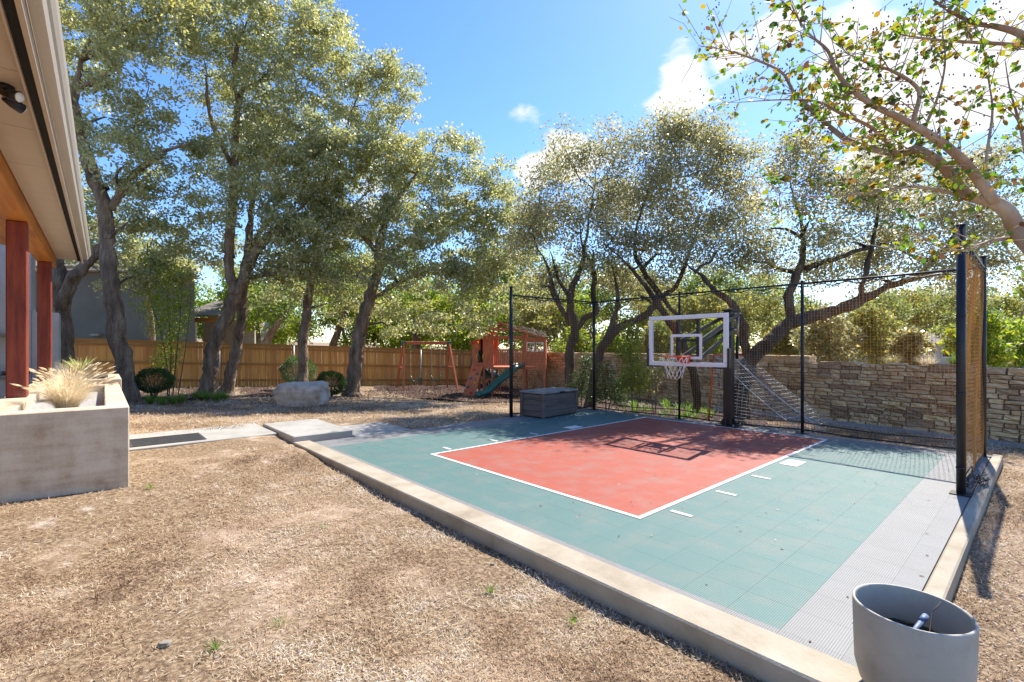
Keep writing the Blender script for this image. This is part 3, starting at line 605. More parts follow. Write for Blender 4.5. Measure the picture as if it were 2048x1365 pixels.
# slack net gathered on the ground at the front right post
rb = MB()
for k in range(9):
    q = [(5.57 + rp.uniform(-.03, .06) + .03 * i, 3.35 + 0.14 * i + rp.uniform(-.05, .05), 0.02 + rp.uniform(0, .09) + .22 * math.exp(-((i - 1.2) ** 2)) * rp.random()) for i in range(6)]
    rb.tube([tuple(p[:3]) for p in spline([(*p, 0) for p in q], 4)], 0.006, 5)
rb.build('gathered_rope', 'black', cage, True)
# ================================================================ BASKETBALL HOOP
hoop = uvthing('basketball_hoop', 'in-ground basketball hoop on a dark square steel pole, clear backboard set low', 'basketball hoop')
PU, PV, BV, BU = 1.84, 6.0, 4.33, 1.80
HW = 0.765; Z0, Z1 = 1.27, 2.21
MB().box(PU - .085, PU + .085, PV - .085, PV + .085, 0.03, 2.36, 0.012).build('pole', 'brown_steel', hoop)
bp = MB().box(PU - .2, PU + .2, PV - .2, PV + .2, 0.002, 0.03, 0.005).build('base_plate', 'brown_steel', hoop)
for sx, sy in ((1, 0), (-1, 0), (0, 1), (0, -1)):
    t_ = Vector((sx, sy, 0)); s_ = Vector((-sy, sx, 0)) * .008; c = Vector((PU, PV, 0)) + t_ * .086
    a, b, c2 = c + Vector((0, 0, .031)), c + t_ * .1 + Vector((0, 0, .031)), c + Vector((0, 0, .2))
    fixn(MB().add([a - s_, b - s_, c2 - s_, a + s_, b + s_, c2 + s_], [(0, 1, 2), (5, 4, 3), (0, 3, 4, 1), (1, 4, 5, 2), (2, 5, 3, 0)]).build('gusset', 'brown_steel', bp))
for sx in (-1, 1):
    for sy in (-1, 1): MB().tube([(PU + sx * .16, PV + sy * .16, .03), (PU + sx * .16, PV + sy * .16, .06)], .014, 6).build('anchor_bolt', 'galv', bp)
# parallelogram arms down to the board
for sx in (-1, 1):
    MB().bar((PU + sx * .11, PV + .22, 2.32), (BU + sx * .2, BV + .1, 1.72), .035, .07).build('arm', 'black', hoop)
    MB().bar((PU + sx * .11, PV - .02, 1.98), (BU + sx * .2, BV + .1, 1.40), .035, .07).build('arm', 'black', hoop)
for z, v in ((2.32, PV + .22), (1.98, PV - .02)): MB().tube([(PU - .15, v, z), (PU + .15, v, z)], .018, 10).build('pivot', 'galv', hoop, True)
MB().tube([(PU + .11, PV + .12, 1.38), (PU + .11, PV + .16, 1.85)], .03, 10).build('height_jack', 'black', hoop, True)
MB().tube([(PU + .11, PV + .16, 1.85), (PU + .11, PV + .2, 2.26)], .018, 10).build('jack_rod', 'galv', hoop, True)
MB().box(PU - .1, PU + .1, PV - .1, PV + .1, 2.362, 2.40, .006).build('pole_cap', 'black', hoop)
bb = MB().box(BU - HW + .02, BU + HW - .02, BV - .004, BV + .004, Z0 + .02, Z1 - .02).build('backboard', 'acrylic', hoop)
fr_ = MB()
fr_.box(BU - HW, BU + HW, BV - .018, BV + .03, Z1 - .075, Z1, .004); fr_.box(BU - HW, BU + HW, BV - .018, BV + .03, Z0, Z0 + .075, .004)
fr_.box(BU - HW, BU - HW + .075, BV - .018, BV + .03, Z0 + .076, Z1 - .076); fr_.box(BU + HW - .075, BU + HW, BV - .018, BV + .03, Z0 + .076, Z1 - .076)
fr_.build('frame', 'white', bb)
tg = MB(); tu, tz0, tz1, w = 0.305, Z0 + .13, Z0 + .13 + .46, .05
tg.box(BU - tu, BU + tu, BV - .009, BV - .005, tz1 - w, tz1); tg.box(BU - tu, BU + tu, BV - .009, BV - .005, tz0, tz0 + w)
tg.box(BU - tu, BU - tu + w, BV - .009, BV - .005, tz0 + w, tz1 - w); tg.box(BU + tu - w, BU + tu, BV - .009, BV - .005, tz0 + w, tz1 - w)
tg.build('target_square', 'white', bb)
for sx in (-1, 1):
    x0, x1 = sorted((BU + sx * (HW - .005), BU + sx * (HW + .035)))
    pd = MB().box(x0, x1, BV - .04, BV + .05, Z0 - .02, Z0 + .33, .008); pd.box(*sorted((BU + sx * (HW - .25), BU + sx * (HW - .006))), BV - .035, BV + .045, Z0 - .025, Z0 - .002); pd.build('corner_pad', 'brown_steel', bb)
sup = MB()
for sx in (-1, 1): sup.box(BU + sx * .2 - .025, BU + sx * .2 + .025, BV + .032, BV + .1, Z0 + .05, Z1 - .1)
for z in (1.42, 1.72): sup.box(BU - .174, BU + .174, BV + .035, BV + .085, z, z + .05)
sup.build('board_bracket', 'black', bb)
RZ = Z0 + .185; RC = BV - .018 - .15 - .2286
rim = MB(); ring = [(BU + .2286 * math.cos(2 * math.pi * k / 28), RC + .2286 * math.sin(2 * math.pi * k / 28), RZ) for k in range(29)]
rim.tube(ring, .0095, 8, False)
rm_ = rim.build('rim', 'orange', hoop, True)
MB().box(BU - .1, BU + .1, BV - .20, BV - .019, RZ - .02, RZ + .012, .006).build('breakaway', 'orange', rm_)
pv = MB(); n = 7
pv.add([(BU - .1, BV - .03, RZ - .02), (BU + .1, BV - .03, RZ - .02), (BU + .07, BV - .03, RZ - .13), (BU - .07, BV - .03, RZ - .13), (BU - .1, BV - .2, RZ - .02), (BU + .1, BV - .2, RZ - .02), (BU + .05, BV - .06, RZ - .13), (BU - .05, BV - .06, RZ - .13)],
       [(0, 1, 2, 3), (4, 7, 6, 5), (0, 4, 5, 1), (1, 5, 6, 2), (2, 6, 7, 3), (3, 7, 4, 0)]); fixn(pv.build('mount_plate', 'orange', rm_))
hn = MB(); nn_ = 12; lv = [(0.0, .225), (.10, .2), (.2, .165), (.30, .135), (.38, .13)]
for k in range(nn_):
    for sgn in (-1, 1):
        pts = []
        for i, (dz, r) in enumerate(lv):
            a = 2 * math.pi * (k + (0.5 * (i % 2) * sgn)) / nn_; pts.append((BU + r * math.cos(a), RC + r * math.sin(a), RZ - .012 - dz))
        hn.tube(pts, .0042, 5)
hn.build('hoop_net', 'whitecord', rm_, True)
# ================================================================ DECK BOX
A = Vector((-1.93, 3.88)); ang = math.atan2(1.2, 0.16)   # along the side net
P = UV(-1.78, 4.45)
dbx = thing('storage_box', 'grey plank-look resin storage box with a lighter lid on the court edge', 'storage box', P, YAW + math.radians(5))
DX, DY, DZ = 0.33, 0.62, 0.55
for sx in (-1, 1):
    for sy in (-1, 1): MB().box(sx * DX - .035, sx * DX + .035, sy * DY - .035, sy * DY + .035, 0.0, DZ, .008).build('corner_post', 'resin', dbx)
for k in range(4):
    z0, z1 = .03 + k * .128, .03 + (k + 1) * .128 - .006
    for s_ in (-1, 1):
        MB().box(*sorted((s_ * DX - .004, s_ * DX + .016)), -DY + .036, DY - .036, z0, z1, .004).build('plank', 'resin', dbx)
        MB().box(-DX + .036, DX - .036, *sorted((s_ * DY - .004, s_ * DY + .016)), z0, z1, .004).build('plank', 'resin', dbx)
MB().box(-DX + .02, DX - .02, -DY + .02, DY - .02, .02, DZ - .02).build('inner_bin', 'resin', dbx)
ld = MB().box(-DX - .05, DX + .05, -DY - .05, DY + .05, DZ + .002, DZ + .05, .015)
for k in range(5): ld.box(-DX - .02 + k * .142, -DX + .10 + k * .142, -DY - .02, DY + .02, DZ + .05, DZ + .057, .003)
ld.build('lid', 'resin_lid', dbx)
MB().box(DX + .05, DX + .065, -.09, .09, DZ + .005, DZ + .04, .005).build('latch', 'black', dbx)
# ================================================================ SOCCER GOAL behind the net
goal = uvthing('soccer_goal', 'small practice goal with orange frame and white net behind the hoop pole', 'goal')
gA, gB = (0.98, 6.9), (1.15, 8.3)
for (u, v) in (gA, gB): MB().tube([(u, v, -0.14), (u + .12, v, 1.45)], .022, 8).build('upright', 'orange', goal, True)
MB().tube([(gA[0] + .12, gA[1], 1.45), (gB[0] + .12, gB[1], 1.45)], .022, 8).build('crossbar', 'orange', goal, True)
gn_ = MB()
fa, fb = Vector((3.15, 6.55, -0.12)), Vector((3.2, 8.5, -0.12)); ta, tb = Vector((1.10, 6.9, 1.45)), Vector((1.27, 8.3, 1.45)); ba, bb_ = Vector((0.98, 6.9, -.12)), Vector((1.15, 8.3, -.12))
def netpatch(a, b, c, d, n, m):          # a-b top, c-d bottom
    for i in range(n + 1):
        p, q = a.lerp(b, i / n), c.lerp(d, i / n); sag = Vector((0, 0, -.10))
        pts = [p.lerp(q, t) + sag * math.sin(math.pi * t) for t in (0, .25, .5, .75, 1)]; gn_.tube(pts, .0026, 3, False)
    for j in range(m + 1):
        t = j / m; gn_.tube([a.lerp(c, t) + Vector((0, 0, -.1 * math.sin(math.pi * t))), b.lerp(d, t) + Vector((0, 0, -.1 * math.sin(math.pi * t)))], .0032, 3, False)
netpatch(ta, tb, fa, fb, 13, 22)
for i in range(20):                       # triangular side net nearest the court
    t = i / 20; top = ta.lerp(fa, t) + Vector((0, 0, -.1 * math.sin(math.pi * t))); bot = ba.lerp(fa, t)
    gn_.tube([top, bot], .0032, 3, False)
    z = ba.lerp(ta, t); e = fa.lerp(ta, t); gn_.tube([z, e + Vector((0, 0, -.1 * math.sin(math.pi * t)))], .0032, 3, False)
gn_.tube([ta.lerp(fa, k / 8) + Vector((0, 0, -.1 * math.sin(math.pi * k / 8))) for k in range(9)], .009, 6); gn_.tube([ta.lerp(fa, k / 8) * .5 + tb.lerp(fb, k / 8) * .5 + Vector((0, 0, -.1 * math.sin(math.pi * k / 8))) for k in range(9)], .009, 6)
o = gn_.build('goal_net', 'whitecord', goal)
# ================================================================ POT
pot = thing('round_pot', 'smooth grey cylindrical pot with rounded foot on the kerb corner', 'pot', (1.813, 2.164, 0.012), 0)
prof = [(0.0, 0.0), (.13, 0.0), (.16, .012), (.195, .06), (.212, .13), (.216, .25), (.22, .412), (.217, .42), (.210, .42), (.207, .41), (.203, .28), (.203, .26)]
pm = MB(); n = 56
for r, z in prof:
    for k in range(n): pm.v.append((r * math.cos(2 * math.pi * k / n), r * math.sin(2 * math.pi * k / n), z))
for i in range(len(prof) - 1):
    for k in range(n): pm.f.append((i * n + k, i * n + (k + 1) % n, (i + 1) * n + (k + 1) % n, (i + 1) * n + k))
pm.build('pot_wall', 'pot', pot, True)
pm = MB(); pm.v = [(0, 0, .262)] + [(.202 * math.cos(2 * math.pi * k / 32), .202 * math.sin(2 * math.pi * k / 32), .255 + .008 * math.sin(k * 2.3)) for k in range(32)]
pm.f = [(0, 1 + k, 1 + (k + 1) % 32) for k in range(32)]; pm.build('soil', 'soil', pot, True)
tag(MB().tube([(-.02, .02, 0), (.13, .10, .055)], .011, 8).tube([(.1, .085, .045), (.14, .105, .06)], .014, 8).build('pipe_stub', 'pipe', None, True, loc=(1.80, 2.13, .29)), 'short blue-grey pipe lying in the grey pot', 'pipe')
tag(MB().tube([(0, 0, 0), (.05, .02, .02), (.1, .06, .10), (.16, .08, .14)], [.003, .003, .002, .001], 5).tube([(.1, .06, .10), (.11, .03, .15)], [.002, .001], 5).build('twig', 'twig', None, True, loc=(1.85, 2.15, .285)), 'thin dry twig standing in the grey pot', 'twig')
# ================================================================ BOULDER
def boulder(name, loc, size, label, seed, m='boulder'):
    r = random.Random(seed); bm = bmesh.new(); bmesh.ops.create_cube(bm, size=1)
    bmesh.ops.subdivide_edges(bm, edges=bm.edges[:], cuts=5, use_grid_fill=True)
    from mathutils import noise
    for v in bm.verts:
        c = v.co.copy(); c.x *= 1; k = max(abs(c.x), abs(c.y), abs(c.z)) * 2
        rad = c.length; v.co = c * (1 - 0.22 * max(0, rad - 0.56) / 0.3)
        v.co += Vector((noise.noise(c * 2.2 + Vector((seed, 0, 0))), noise.noise(c * 2.2 + Vector((0, seed, 5))), noise.noise(c * 2.2 + Vector((9, 0, seed)))) ) * .09
        v.co += Vector((noise.noise(c * 7), noise.noise(c * 7 + Vector((4, 4, 4))), noise.noise(c * 7 + Vector((8, 1, 3))))) * .03
        v.co = Vector((v.co.x * size[0], v.co.y * size[1], v.co.z * size[2]))
    me = bpy.data.meshes.new(name); bm.to_mesh(me); bm.free(); me.materials.append(M[m])
    return tag(obj(name, me, None, loc), label, 'boulder')
boulder('boulder', (-6.38, 14.6, 0.16), (1.5, 0.95, 0.8), 'big flat-topped pale limestone boulder on the lawn', 3)
print('objects ok')
# ================================================================ PLAY SET
PSX, PSY = (1015 - 1024) / F * 19.5, 19.5
ps = thing('play_set', 'red-stained timber playhouse with balcony, shingle roof and green slides', 'playhouse', (PSX, PSY, -0.33), math.radians(-6))
DK = 1.18
for x in (-1.42, -0.97, -0.62, 0.68, 1.50):
    for y in (0.0, 1.45): MB().box(x - .045, x + .045, y - .045, y + .045, -.05, (2.1 if x < -1.2 else 2.5 if x < 0 else 2.2) if x != 0.68 else 2.55, .005).build('post', 'redwood', ps)
MB().box(-1.47, 1.55, -.03, 1.5, DK - .1, DK - .02, .005).build('deck', 'redwood', ps)
def siding(x0, x1, y, z0, z1, n, name='wall'):
    m = MB(); h = (z1 - z0) / n
    for k in range(n): m.box(x0, x1, y - .012 - .006 * (k % 2), y + .012, z0 + k * h, z0 + (k + 1) * h - .006)
    return m.build(name, 'redwood', ps)
siding(-1.46, -1.21, -.06, 1.22, 2.12, 7); siding(-1.20, -0.98, -.06, 1.22, 1.34, 1)
siding(-0.96, -0.60, -.075, 1.12, 2.58, 12)
MB().box(-1.43, -.66, 1.38, 1.40, DK, 2.3).build('wall', 'redwood', ps); MB().box(-1.19, -0.99, .4, .42, 1.2, 2.3).build('doorway', 'dark', ps)
siding(0.70, 1.53, -.06, 1.08, 1.80, 6); siding(0.70, 1.53, -.06, 2.17, 2.36, 2)
for x0, x1 in ((.70, .77), (1.115, 1.165), (1.495, 1.53)): MB().box(x0, x1, -.072, -.048, 1.80, 2.17).build('window_jamb', 'redwood', ps)
for x0, x1 in ((.775, 1.11), (1.17, 1.49)):
    w = MB(); w.box(x0, x1, -.09, -.05, 2.13, 2.165); w.box(x0, x1, -.09, -.05, 1.805, 1.84); w.box(x0, x0 + .03, -.09, -.05, 1.841, 2.129); w.box(x1 - .03, x1, -.09, -.05, 1.841, 2.129)
    w.box((x0 + x1) / 2 - .008, (x0 + x1) / 2 + .008, -.085, -.06, 1.841, 2.129); w.box(x0 + .031, x1 - .031, -.084, -.061, 1.98, 1.995)
    w.build('window', 'white', ps)
sw_ = siding(0.0, 1.4, 0, 1.08, 2.3, 10); sw_.rotation_euler = (0, 0, math.radians(90)); sw_.location = (1.55, 0.02, 0)
MB().box(-.6, .66, -.07, -.03, 1.82, 1.88).build('rail', 'redwood', ps); MB().box(-.6, .66, -.07, -.03, 1.22, 1.27).build('rail', 'redwood', ps)
x = -.56
while x < .64: MB().box(x, x + .05, -.062, -.038, 1.271, 1.819).build('baluster', 'redwood', ps); x += .088
MB().tube([(.18, -.12, -.02), (.18, -.12, 2.25)], .018, 8).build('fire_pole', 'yellow', ps, True)
MB().tube([(-.30, -.1, 1.6), (-.30, -.12, 1.72), (-.30, -.1, 1.84)], .014, 6).build('grab_handle', 'yellow', ps, True)
for x in (-1.22, -.955): MB().tube([(x, -.09, 1.42), (x - .04, -.16, 1.5), (x - .04, -.16, 1.64), (x, -.09, 1.72)], .016, 6).build('grab_handle', 'yellow', ps, True)
# roofs: shingle slope to the right, small front gable, lean-to on the left
def shingled(a, b, c, d, rows, cols, name):
    a, b, c, d = map(Vector, (a, b, c, d)); m = MB(); rr = random.Random(rows)
    for i in range(rows):
        for j in range(cols):
            t0, t1 = i / rows, (i + 1.25) / rows; s0, s1 = j / cols + .004, (j + 1) / cols - .004
            q = [a.lerp(b, s).lerp(d.lerp(c, s), t) for t, s in ((t0, s0), (t0, s1), (min(t1, 1.02), s1), (min(t1, 1.02), s0))]
            n_ = (q[1] - q[0]).cross(q[3] - q[0]).normalized(); n_ = n_ if n_.z > 0 else -n_
            q = [q[0], q[1], q[2] + n_ * (.02 + rr.uniform(0, .02)), q[3] + n_ * (.02 + rr.uniform(0, .02))]
            m.sheet(q, .012)
    return fixn(m.build(name, 'shingle', ps))
shingled((-.25, .85, 3.0), (1.52, .85, 2.62), (1.64, -.25, 2.30), (.10, -.3, 2.70), 9, 12, 'shingle_roof')
shingled((-.28, 1.55, 2.95), (-.28, -.3, 2.95), (-.72, -.3, 2.66), (-.72, 1.55, 2.66), 4, 9, 'shingle_roof')
fixn(MB().sheet([(-1.6, -.16, 2.12), (-.62, -.16, 2.62), (-.62, 1.5, 2.62), (-1.6, 1.5, 2.12)], .04).build('lean_to_roof', 'redwood', ps))
gb = MB().bar((-.78, -.33, 2.63), (-.26, -.33, 2.97), .03, .07).bar((-.26, -.33, 2.97), (.20, -.33, 2.74), .03, .07).bar((-.62, -.31, 2.66), (.1, -.31, 2.68), .03, .09); gb.build('gable_trim', 'redwood', ps)
MB().bar((.2, -.2, 2.72), (1.62, -.2, 2.30), .03, .09).build('roof_trim', 'redwood', ps)
MB().box(-.6, .7, -.03, .03, 2.3, 2.42).build('header', 'redwood', ps)
# wave slide
cen = spline([(.58, -.02, 1.20, 0), (.36, -.3, 1.12, 0), (.0, -.68, .78, 0), (-.36, -1.02, .50, 0), (-.66, -1.3, .2, 0), (-.95, -1.55, .12, 0)], 5)[:, :3]
sm_ = MB(); pr = [(-.22, .13), (-.2, .14), (-.17, .02), (0, 0), (.17, .02), (.2, .14), (.22, .13), (.2, -.02), (0, -.04), (-.2, -.02)]; n = len(pr)
for i, p in enumerate(cen):
    tg_ = cen[min(i + 1, len(cen) - 1)] - cen[max(i - 1, 0)]; sd = Vector((tg_[0], tg_[1], 0)).normalized().cross(Vector((0, 0, 1)))
    for a, b in pr: sm_.v.append(tuple(Vector(p) + sd * a + Vector((0, 0, b))))
for i in range(len(cen) - 1):
    for k in range(n): sm_.f.append((i * n + k, i * n + (k + 1) % n, (i + 1) * n + (k + 1) % n, (i + 1) * n + k))
fixn(sm_.build('wave_slide', 'green_plastic', ps, True))
tb_ = spline([(-1.2, .85, 1.62, 0), (-1.45, .95, 1.45, 0), (-1.5, 1.3, 1.15, 0), (-1.2, 1.75, .85, 0), (-.8, 1.5, .66, 0), (-.65, 1.0, .5, 0), (-.7, .5, .38, 0)], 5)[:, :3]
MB().tube(tb_, .25, 16, False).build('tube_slide', 'green_plastic', ps, True)
# climbing ramp with coloured holds
A_, B_, C_, D_ = (-1.46, -.1, 1.2), (-.99, -.1, 1.2), (-1.22, -.75, 0), (-1.72, -.75, 0)
fixn(MB().sheet([A_, B_, C_, D_], .03).build('climbing_ramp', 'redwood', ps))
for k, (s, t, c) in enumerate(((.3, .14, 'red'), (.72, .28, 'green_plastic'), (.25, .42, 'blue'), (.7, .56, 'yellow'), (.25, .7, 'green_plastic'), (.6, .88, 'red'))):
    p = Vector(A_).lerp(Vector(B_), s).lerp(Vector(D_).lerp(Vector(C_), s), t) + Vector((0, -.035, .02))
    MB().tube([p + Vector((0, .03, -.01)), p, p + Vector((0, -.03, .012))], [.06, .055, .025], 8).build('climbing_hold', c, ps, True)
for k in range(7): MB().box(-.92 + k * .1, -.87 + k * .1, .02, .04, .05, .62).build('lower_slat', 'redwood', ps)
MB().box(-.96, -.2, .0, .06, .62, .68).build('lower_rail', 'redwood', ps)
MB().box(-.5, .3, .5, 1.0, .68, .72).build('table_top', 'redwood', ps)
# ================================================================ SWING SET
SX0, SY0 = -4.89, 21.5; sd_ = math.atan2(.40, .9)
sg = gz(SX0, SY0)
sw = thing('swing_set', 'red timber A-frame swing set with two belt swings and green brackets', 'swing set', (SX0, SY0, sg), sd_)
SL, SZ = 2.12, 2.12
MB().box(-.05, SL + .05, -.045, .045, SZ - .07, SZ + .07, .008).build('beam', 'redwood', sw)
for x, dx in ((0, -.28), (SL, .28)):
    for y in (-.85, .85): MB().bar((x, .06 * (1 if y > 0 else -1), SZ - .02), (x + dx * .6, y, -.06), .075, .075).build('leg', 'redwood', sw)
    MB().bar((x + dx * .3, -.46, SZ * .47), (x + dx * .3, .46, SZ * .47), .04, .07).build('cross_brace', 'redwood', sw)
    MB().box(x - .1, x + .1, -.075, .075, SZ - .12, SZ + .085, .015).build('bracket', 'green_plastic', sw)
for x in (.55, 1.5):
    swg = obj('swing', None, sw)
    for dx in (-.22, .22): MB().tube([(x + dx, 0, SZ - .08), (x + dx * 1.0, .03, .62)], .009, 5).build('chain', 'galv', swg)
    MB().tube([(x - .22, .03, .62), (x - .15, .03, .42), (x, .03, .36), (x + .15, .03, .42), (x + .22, .03, .62)], .022, 6).build('belt_seat', 'green_plastic', swg, True)
# ================================================================ NEIGHBOURING HOUSES
nh = thing('grey_house', 'tall plain grey-green stucco house beyond the board fence', 'house', (0, 0, 0))
fixn(MB().prism([(-30, 27.5), (-18.3, 27.5), (-26, 38), (-36, 38)], -.6, 6.2).build('wall', 'grey_stucco', nh))
fixn(MB().sheet([(-30.5, 26.9, 6.25), (-17.9, 26.9, 6.25), (-23.5, 33, 8.2), (-30.5, 33, 8.2)], .15).build('roof', 'roof', nh))
MB().box(-30.4, -18.0, 26.95, 27.45, 6.0, 6.1).build('eave', 'soffit', nh)
MB().box(-24.1, -23.6, 27.2, 27.5, 2.3, 2.42).build('ledge', 'slate', nh)
ph = thing('porch_house', 'low house with a pale hipped roof and timber porch beyond the fence', 'house', (0, 0, 0))
fixn(MB().sheet([(-20.4, 29.0, 3.62), (-16.4, 29.0, 3.62), (-17.2, 33, 4.9), (-20.4, 33, 4.9)], .12).build('roof', 'roof', ph))
MB().box(-20.4, -16.6, 29.2, 29.4, 3.2, 3.46).build('porch_beam', 'cedar_rail', ph); MB().box(-19.6, -19.4, 29.22, 29.38, -.6, 3.2).build('porch_post', 'white', ph)
MB().box(-20.4, -17.0, 31.5, 36, -.6, 3.4).build('wall', 'stucco', ph)
rh = thing('far_house', 'low tan house with dark windows seen far beyond the stone wall', 'house', (0, 0, 0))
MB().box(36.5, 46, 45, 52, -.6, 2.0).build('wall', 'stucco', rh); fixn(MB().sheet([(36, 44.4, 2.0), (46.5, 44.4, 2.0), (44, 48.5, 3.1), (38.5, 48.5, 3.1)], .12).build('roof', 'roof', rh))
for x in (37.2, 38.8, 40.5, 42.4):
    w = MB().box(x, x + 1.1, 44.93, 45, .7, 1.75).build('window', 'white', rh); MB().box(x + .08, x + 1.02, 44.91, 44.94, .78, 1.67).build('pane', 'dark', w)
print('playset ok')
# ================================================================ TREES
NLEAF = 0
def tree(name, label, d, limbs, blobs, tau=1.5, lm='oak', leaf=(.13, .068), clump=.42, bark='bark', group=None, wmul=.80, depth=0.85, nmax=60000, seed=1):
    """limbs: lists of (px, py, radius_m[, extra depth]); blobs: (px, py, radius_px[, extra depth]) of crown volume; all at distance d"""
    global NLEAF
    r = np.random.default_rng(seed); rr = random.Random(seed)
    b0 = limbs[0][0]; bx = (b0[0] - 1024) / F * d; bz = gz(bx, d); base = Vector((bx, d, bz))
    root = thing(name, label, 'tree', base, 0, group)
    tr_ = MB(); nodes = []; rads = []
    for li, lb in enumerate(limbs):
        pts = []
        for k, q in enumerate(lb):
            p = PX(q[0], q[1], d + (q[3] if len(q) > 3 else 0)); 
            if li == 0 and k == 0: p.z = bz - .12
            pts.append((*(p - base), q[2] * wmul))
        sp = spline(pts, 8)
        wob = np.cumsum(r.normal(size=(len(sp), 3)) * sp[:, 3:4] * .10, 0); wob -= np.linspace(0, 1, len(sp))[:, None] * wob[-1]; sp[1:-1, :3] += wob[1:-1] * [1, 1, .3]
        rad = sp[:, 3] * (1 + r.normal(size=len(sp)) * .05); tt = np.linspace(0, 1, len(sp)); rad = rad * np.clip((1 - tt) / .4, 0, 1) ** .8 + .010 if li or d > 10 else rad
        if li == 0: rad[:4] *= np.array([1.55, 1.3, 1.14, 1.05])[:len(rad[:4])]
        tr_.tube(sp[:, :3], rad, 16); nodes += [tuple(p) for p in sp[2:, :3]]; rads += list(rad[2:])
    # knobbly bark: push vertices in and out
    w0 = limbs[0][0][2]
    tr_.v = [tuple(Vector(v) + (mnoise.noise_vector(Vector(v) * 3.1 + Vector((seed, 0, 0))) * .05 + mnoise.noise_vector(Vector(v) * 9) * .022) * min(1, w0 / .25) * (1 + 1.2 * math.exp(-max(v[2], 0) * 3))) for v in tr_.v]
    tr_.build('trunk', bark, root, True)
    # crown volume -> clump centres
    cs = []; area = 0
    for q in blobs:
        dd = q[3] if len(q) > 3 else 0; c = PX(q[0], q[1], d + dd) - base; R = q[2] * (d + dd) / F
        area += math.pi * R * R * .75; n = max(6, int(1.15 * R * R * R * 4 / clump / clump * .55 / 1.2))
        n = min(n, 90)
        x = r.normal(size=(n, 3)); x /= np.linalg.norm(x, axis=1, keepdims=True); x *= (r.uniform(.15, 1, n) ** .45)[:, None]
        cs.append(np.array(c) + x * R * [1, depth, .88])
    cs = np.concatenate(cs); cs = cs[cs[:, 2] > .9] if d > 10 else cs
    nd = np.array(nodes); rd = np.array(rads); br = MB()
    bc = sorted((np.array(PX(q[0], q[1], d + (q[3] if len(q) > 3 else 0)) - base) for q in blobs), key=lambda c: np.min(np.linalg.norm(nd - c, axis=1))) if d < 22 else []
    for c in bc:
        dist = np.linalg.norm(nd - c, axis=1) + np.maximum(0, nd[:, 2] - c[2] + .3) * .9; k = int(np.argmin(dist)); a = nd[k]; L = np.linalg.norm(c - a)
        if L < .4: continue
        m = max(4, int(L / .3)); t = np.linspace(0, 1, m + 1)[:, None]; wv = np.cumsum(r.normal(size=(m + 1, 3)), 0); wv -= t * wv[-1]
        pts = a + (c - a) * t + np.sin(t * math.pi) * np.array([0, 0, 1]) * L * r.uniform(-.12, .2) + wv * L * .055
        r0 = min(rd[k] * .7, .03 + .022 * L); rs = r0 * (1 - t[:, 0]) ** .8 + .009
        br.tube(pts, rs, 7, False); nd = np.vstack([nd, pts[1:]]); rd = np.append(rd, rs[1:])
    order = np.argsort([np.min(np.linalg.norm(nd - c, axis=1)) for c in cs])
    for c in cs[order]:
        dist = np.linalg.norm(nd - c, axis=1) + np.maximum(0, nd[:, 2] - c[2]) * .7; k = int(np.argmin(dist)); a = nd[k]; L = np.linalg.norm(c - a)
        if L < .15: continue
        m = max(2, int(L / .5)); t = np.linspace(0, 1, m + 1)[:, None]
        pts = a + (c - a) * t + np.sin(t * math.pi) * np.array([0, 0, 1]) * L * r.uniform(-.05, .18) + r.normal(size=(m + 1, 3)) * L * .05 * np.sin(t * math.pi)
        r0 = min(rd[k] * .62, .012 + .016 * L); rs = r0 + (.004 - r0) * t[:, 0]
        br.tube(pts, np.maximum(rs, .004), 5, False)
        nd = np.vstack([nd, pts[1:]]); rd = np.append(rd, rs[1:])
    br.build('branches', {'bark': 'twig', 'bark_shaded': 'twig_shaded'}.get(bark, bark), root, True)['kind'] = 'stuff'
    n = int(min(nmax, tau * area / (leaf[0] * leaf[1] * .5 * .55))); k = r.integers(0, len(cs), n)
    off = r.normal(size=(n, 3)) * clump * (.62 if lm == 'oak2' else .42) * np.array([1, 1, .62]); P = cs[k] + off
    tone = r.uniform(-.25, .25, len(cs)); rv = np.clip(r.uniform(0, 1, n) * .75 + .12 + tone[k], 0, 1)
    me = leaves_mesh('crown', P, leaf[0], leaf[1], lm, up=.45, rnd=rv); NLEAF += n
    obj('crown', me, root); return root
OAK = 'oaks in the yard'
tree('oak_tree', 'oak with a long bare trunk leaning left beside the concrete planter', 15.0,
     [[(258, 800, .33), (240, 690, .29), (228, 590, .27), (215, 480, .25), (205, 400, .24), (172, 310, .22), (150, 215, .2), (165, 120, .15), (200, 30, .1)],
      [(222, 420, .12), (262, 360, .11), (330, 305, .08), (385, 285, .05)], [(160, 260, .12), (110, 200, .1), (60, 120, .07)], [(165, 120, .1), (250, 60, .08), (330, 30, .05)], [(150, 180, .1), (215, 150, .08), (265, 90, .05)]],
     [(190, 20, 120), (300, 30, 110, -.5), (150, 120, 95, .6), (270, 130, 85, -.8), (215, 235, 85), (300, 215, 60, .4), (330, 300, 75, .5), (250, 330, 80, -1), (310, 400, 80, 1.2), (180, 390, 70, 1.5), (150, 480, 60, 2), (300, 480, 70, 2), (60, 40, 90, 1), (385, 30, 80, .5), (230, 545, 50, 1.6), (350, 520, 55, 1.5), (280, 560, 45, 1)], tau=1.4, seed=11, group=OAK)
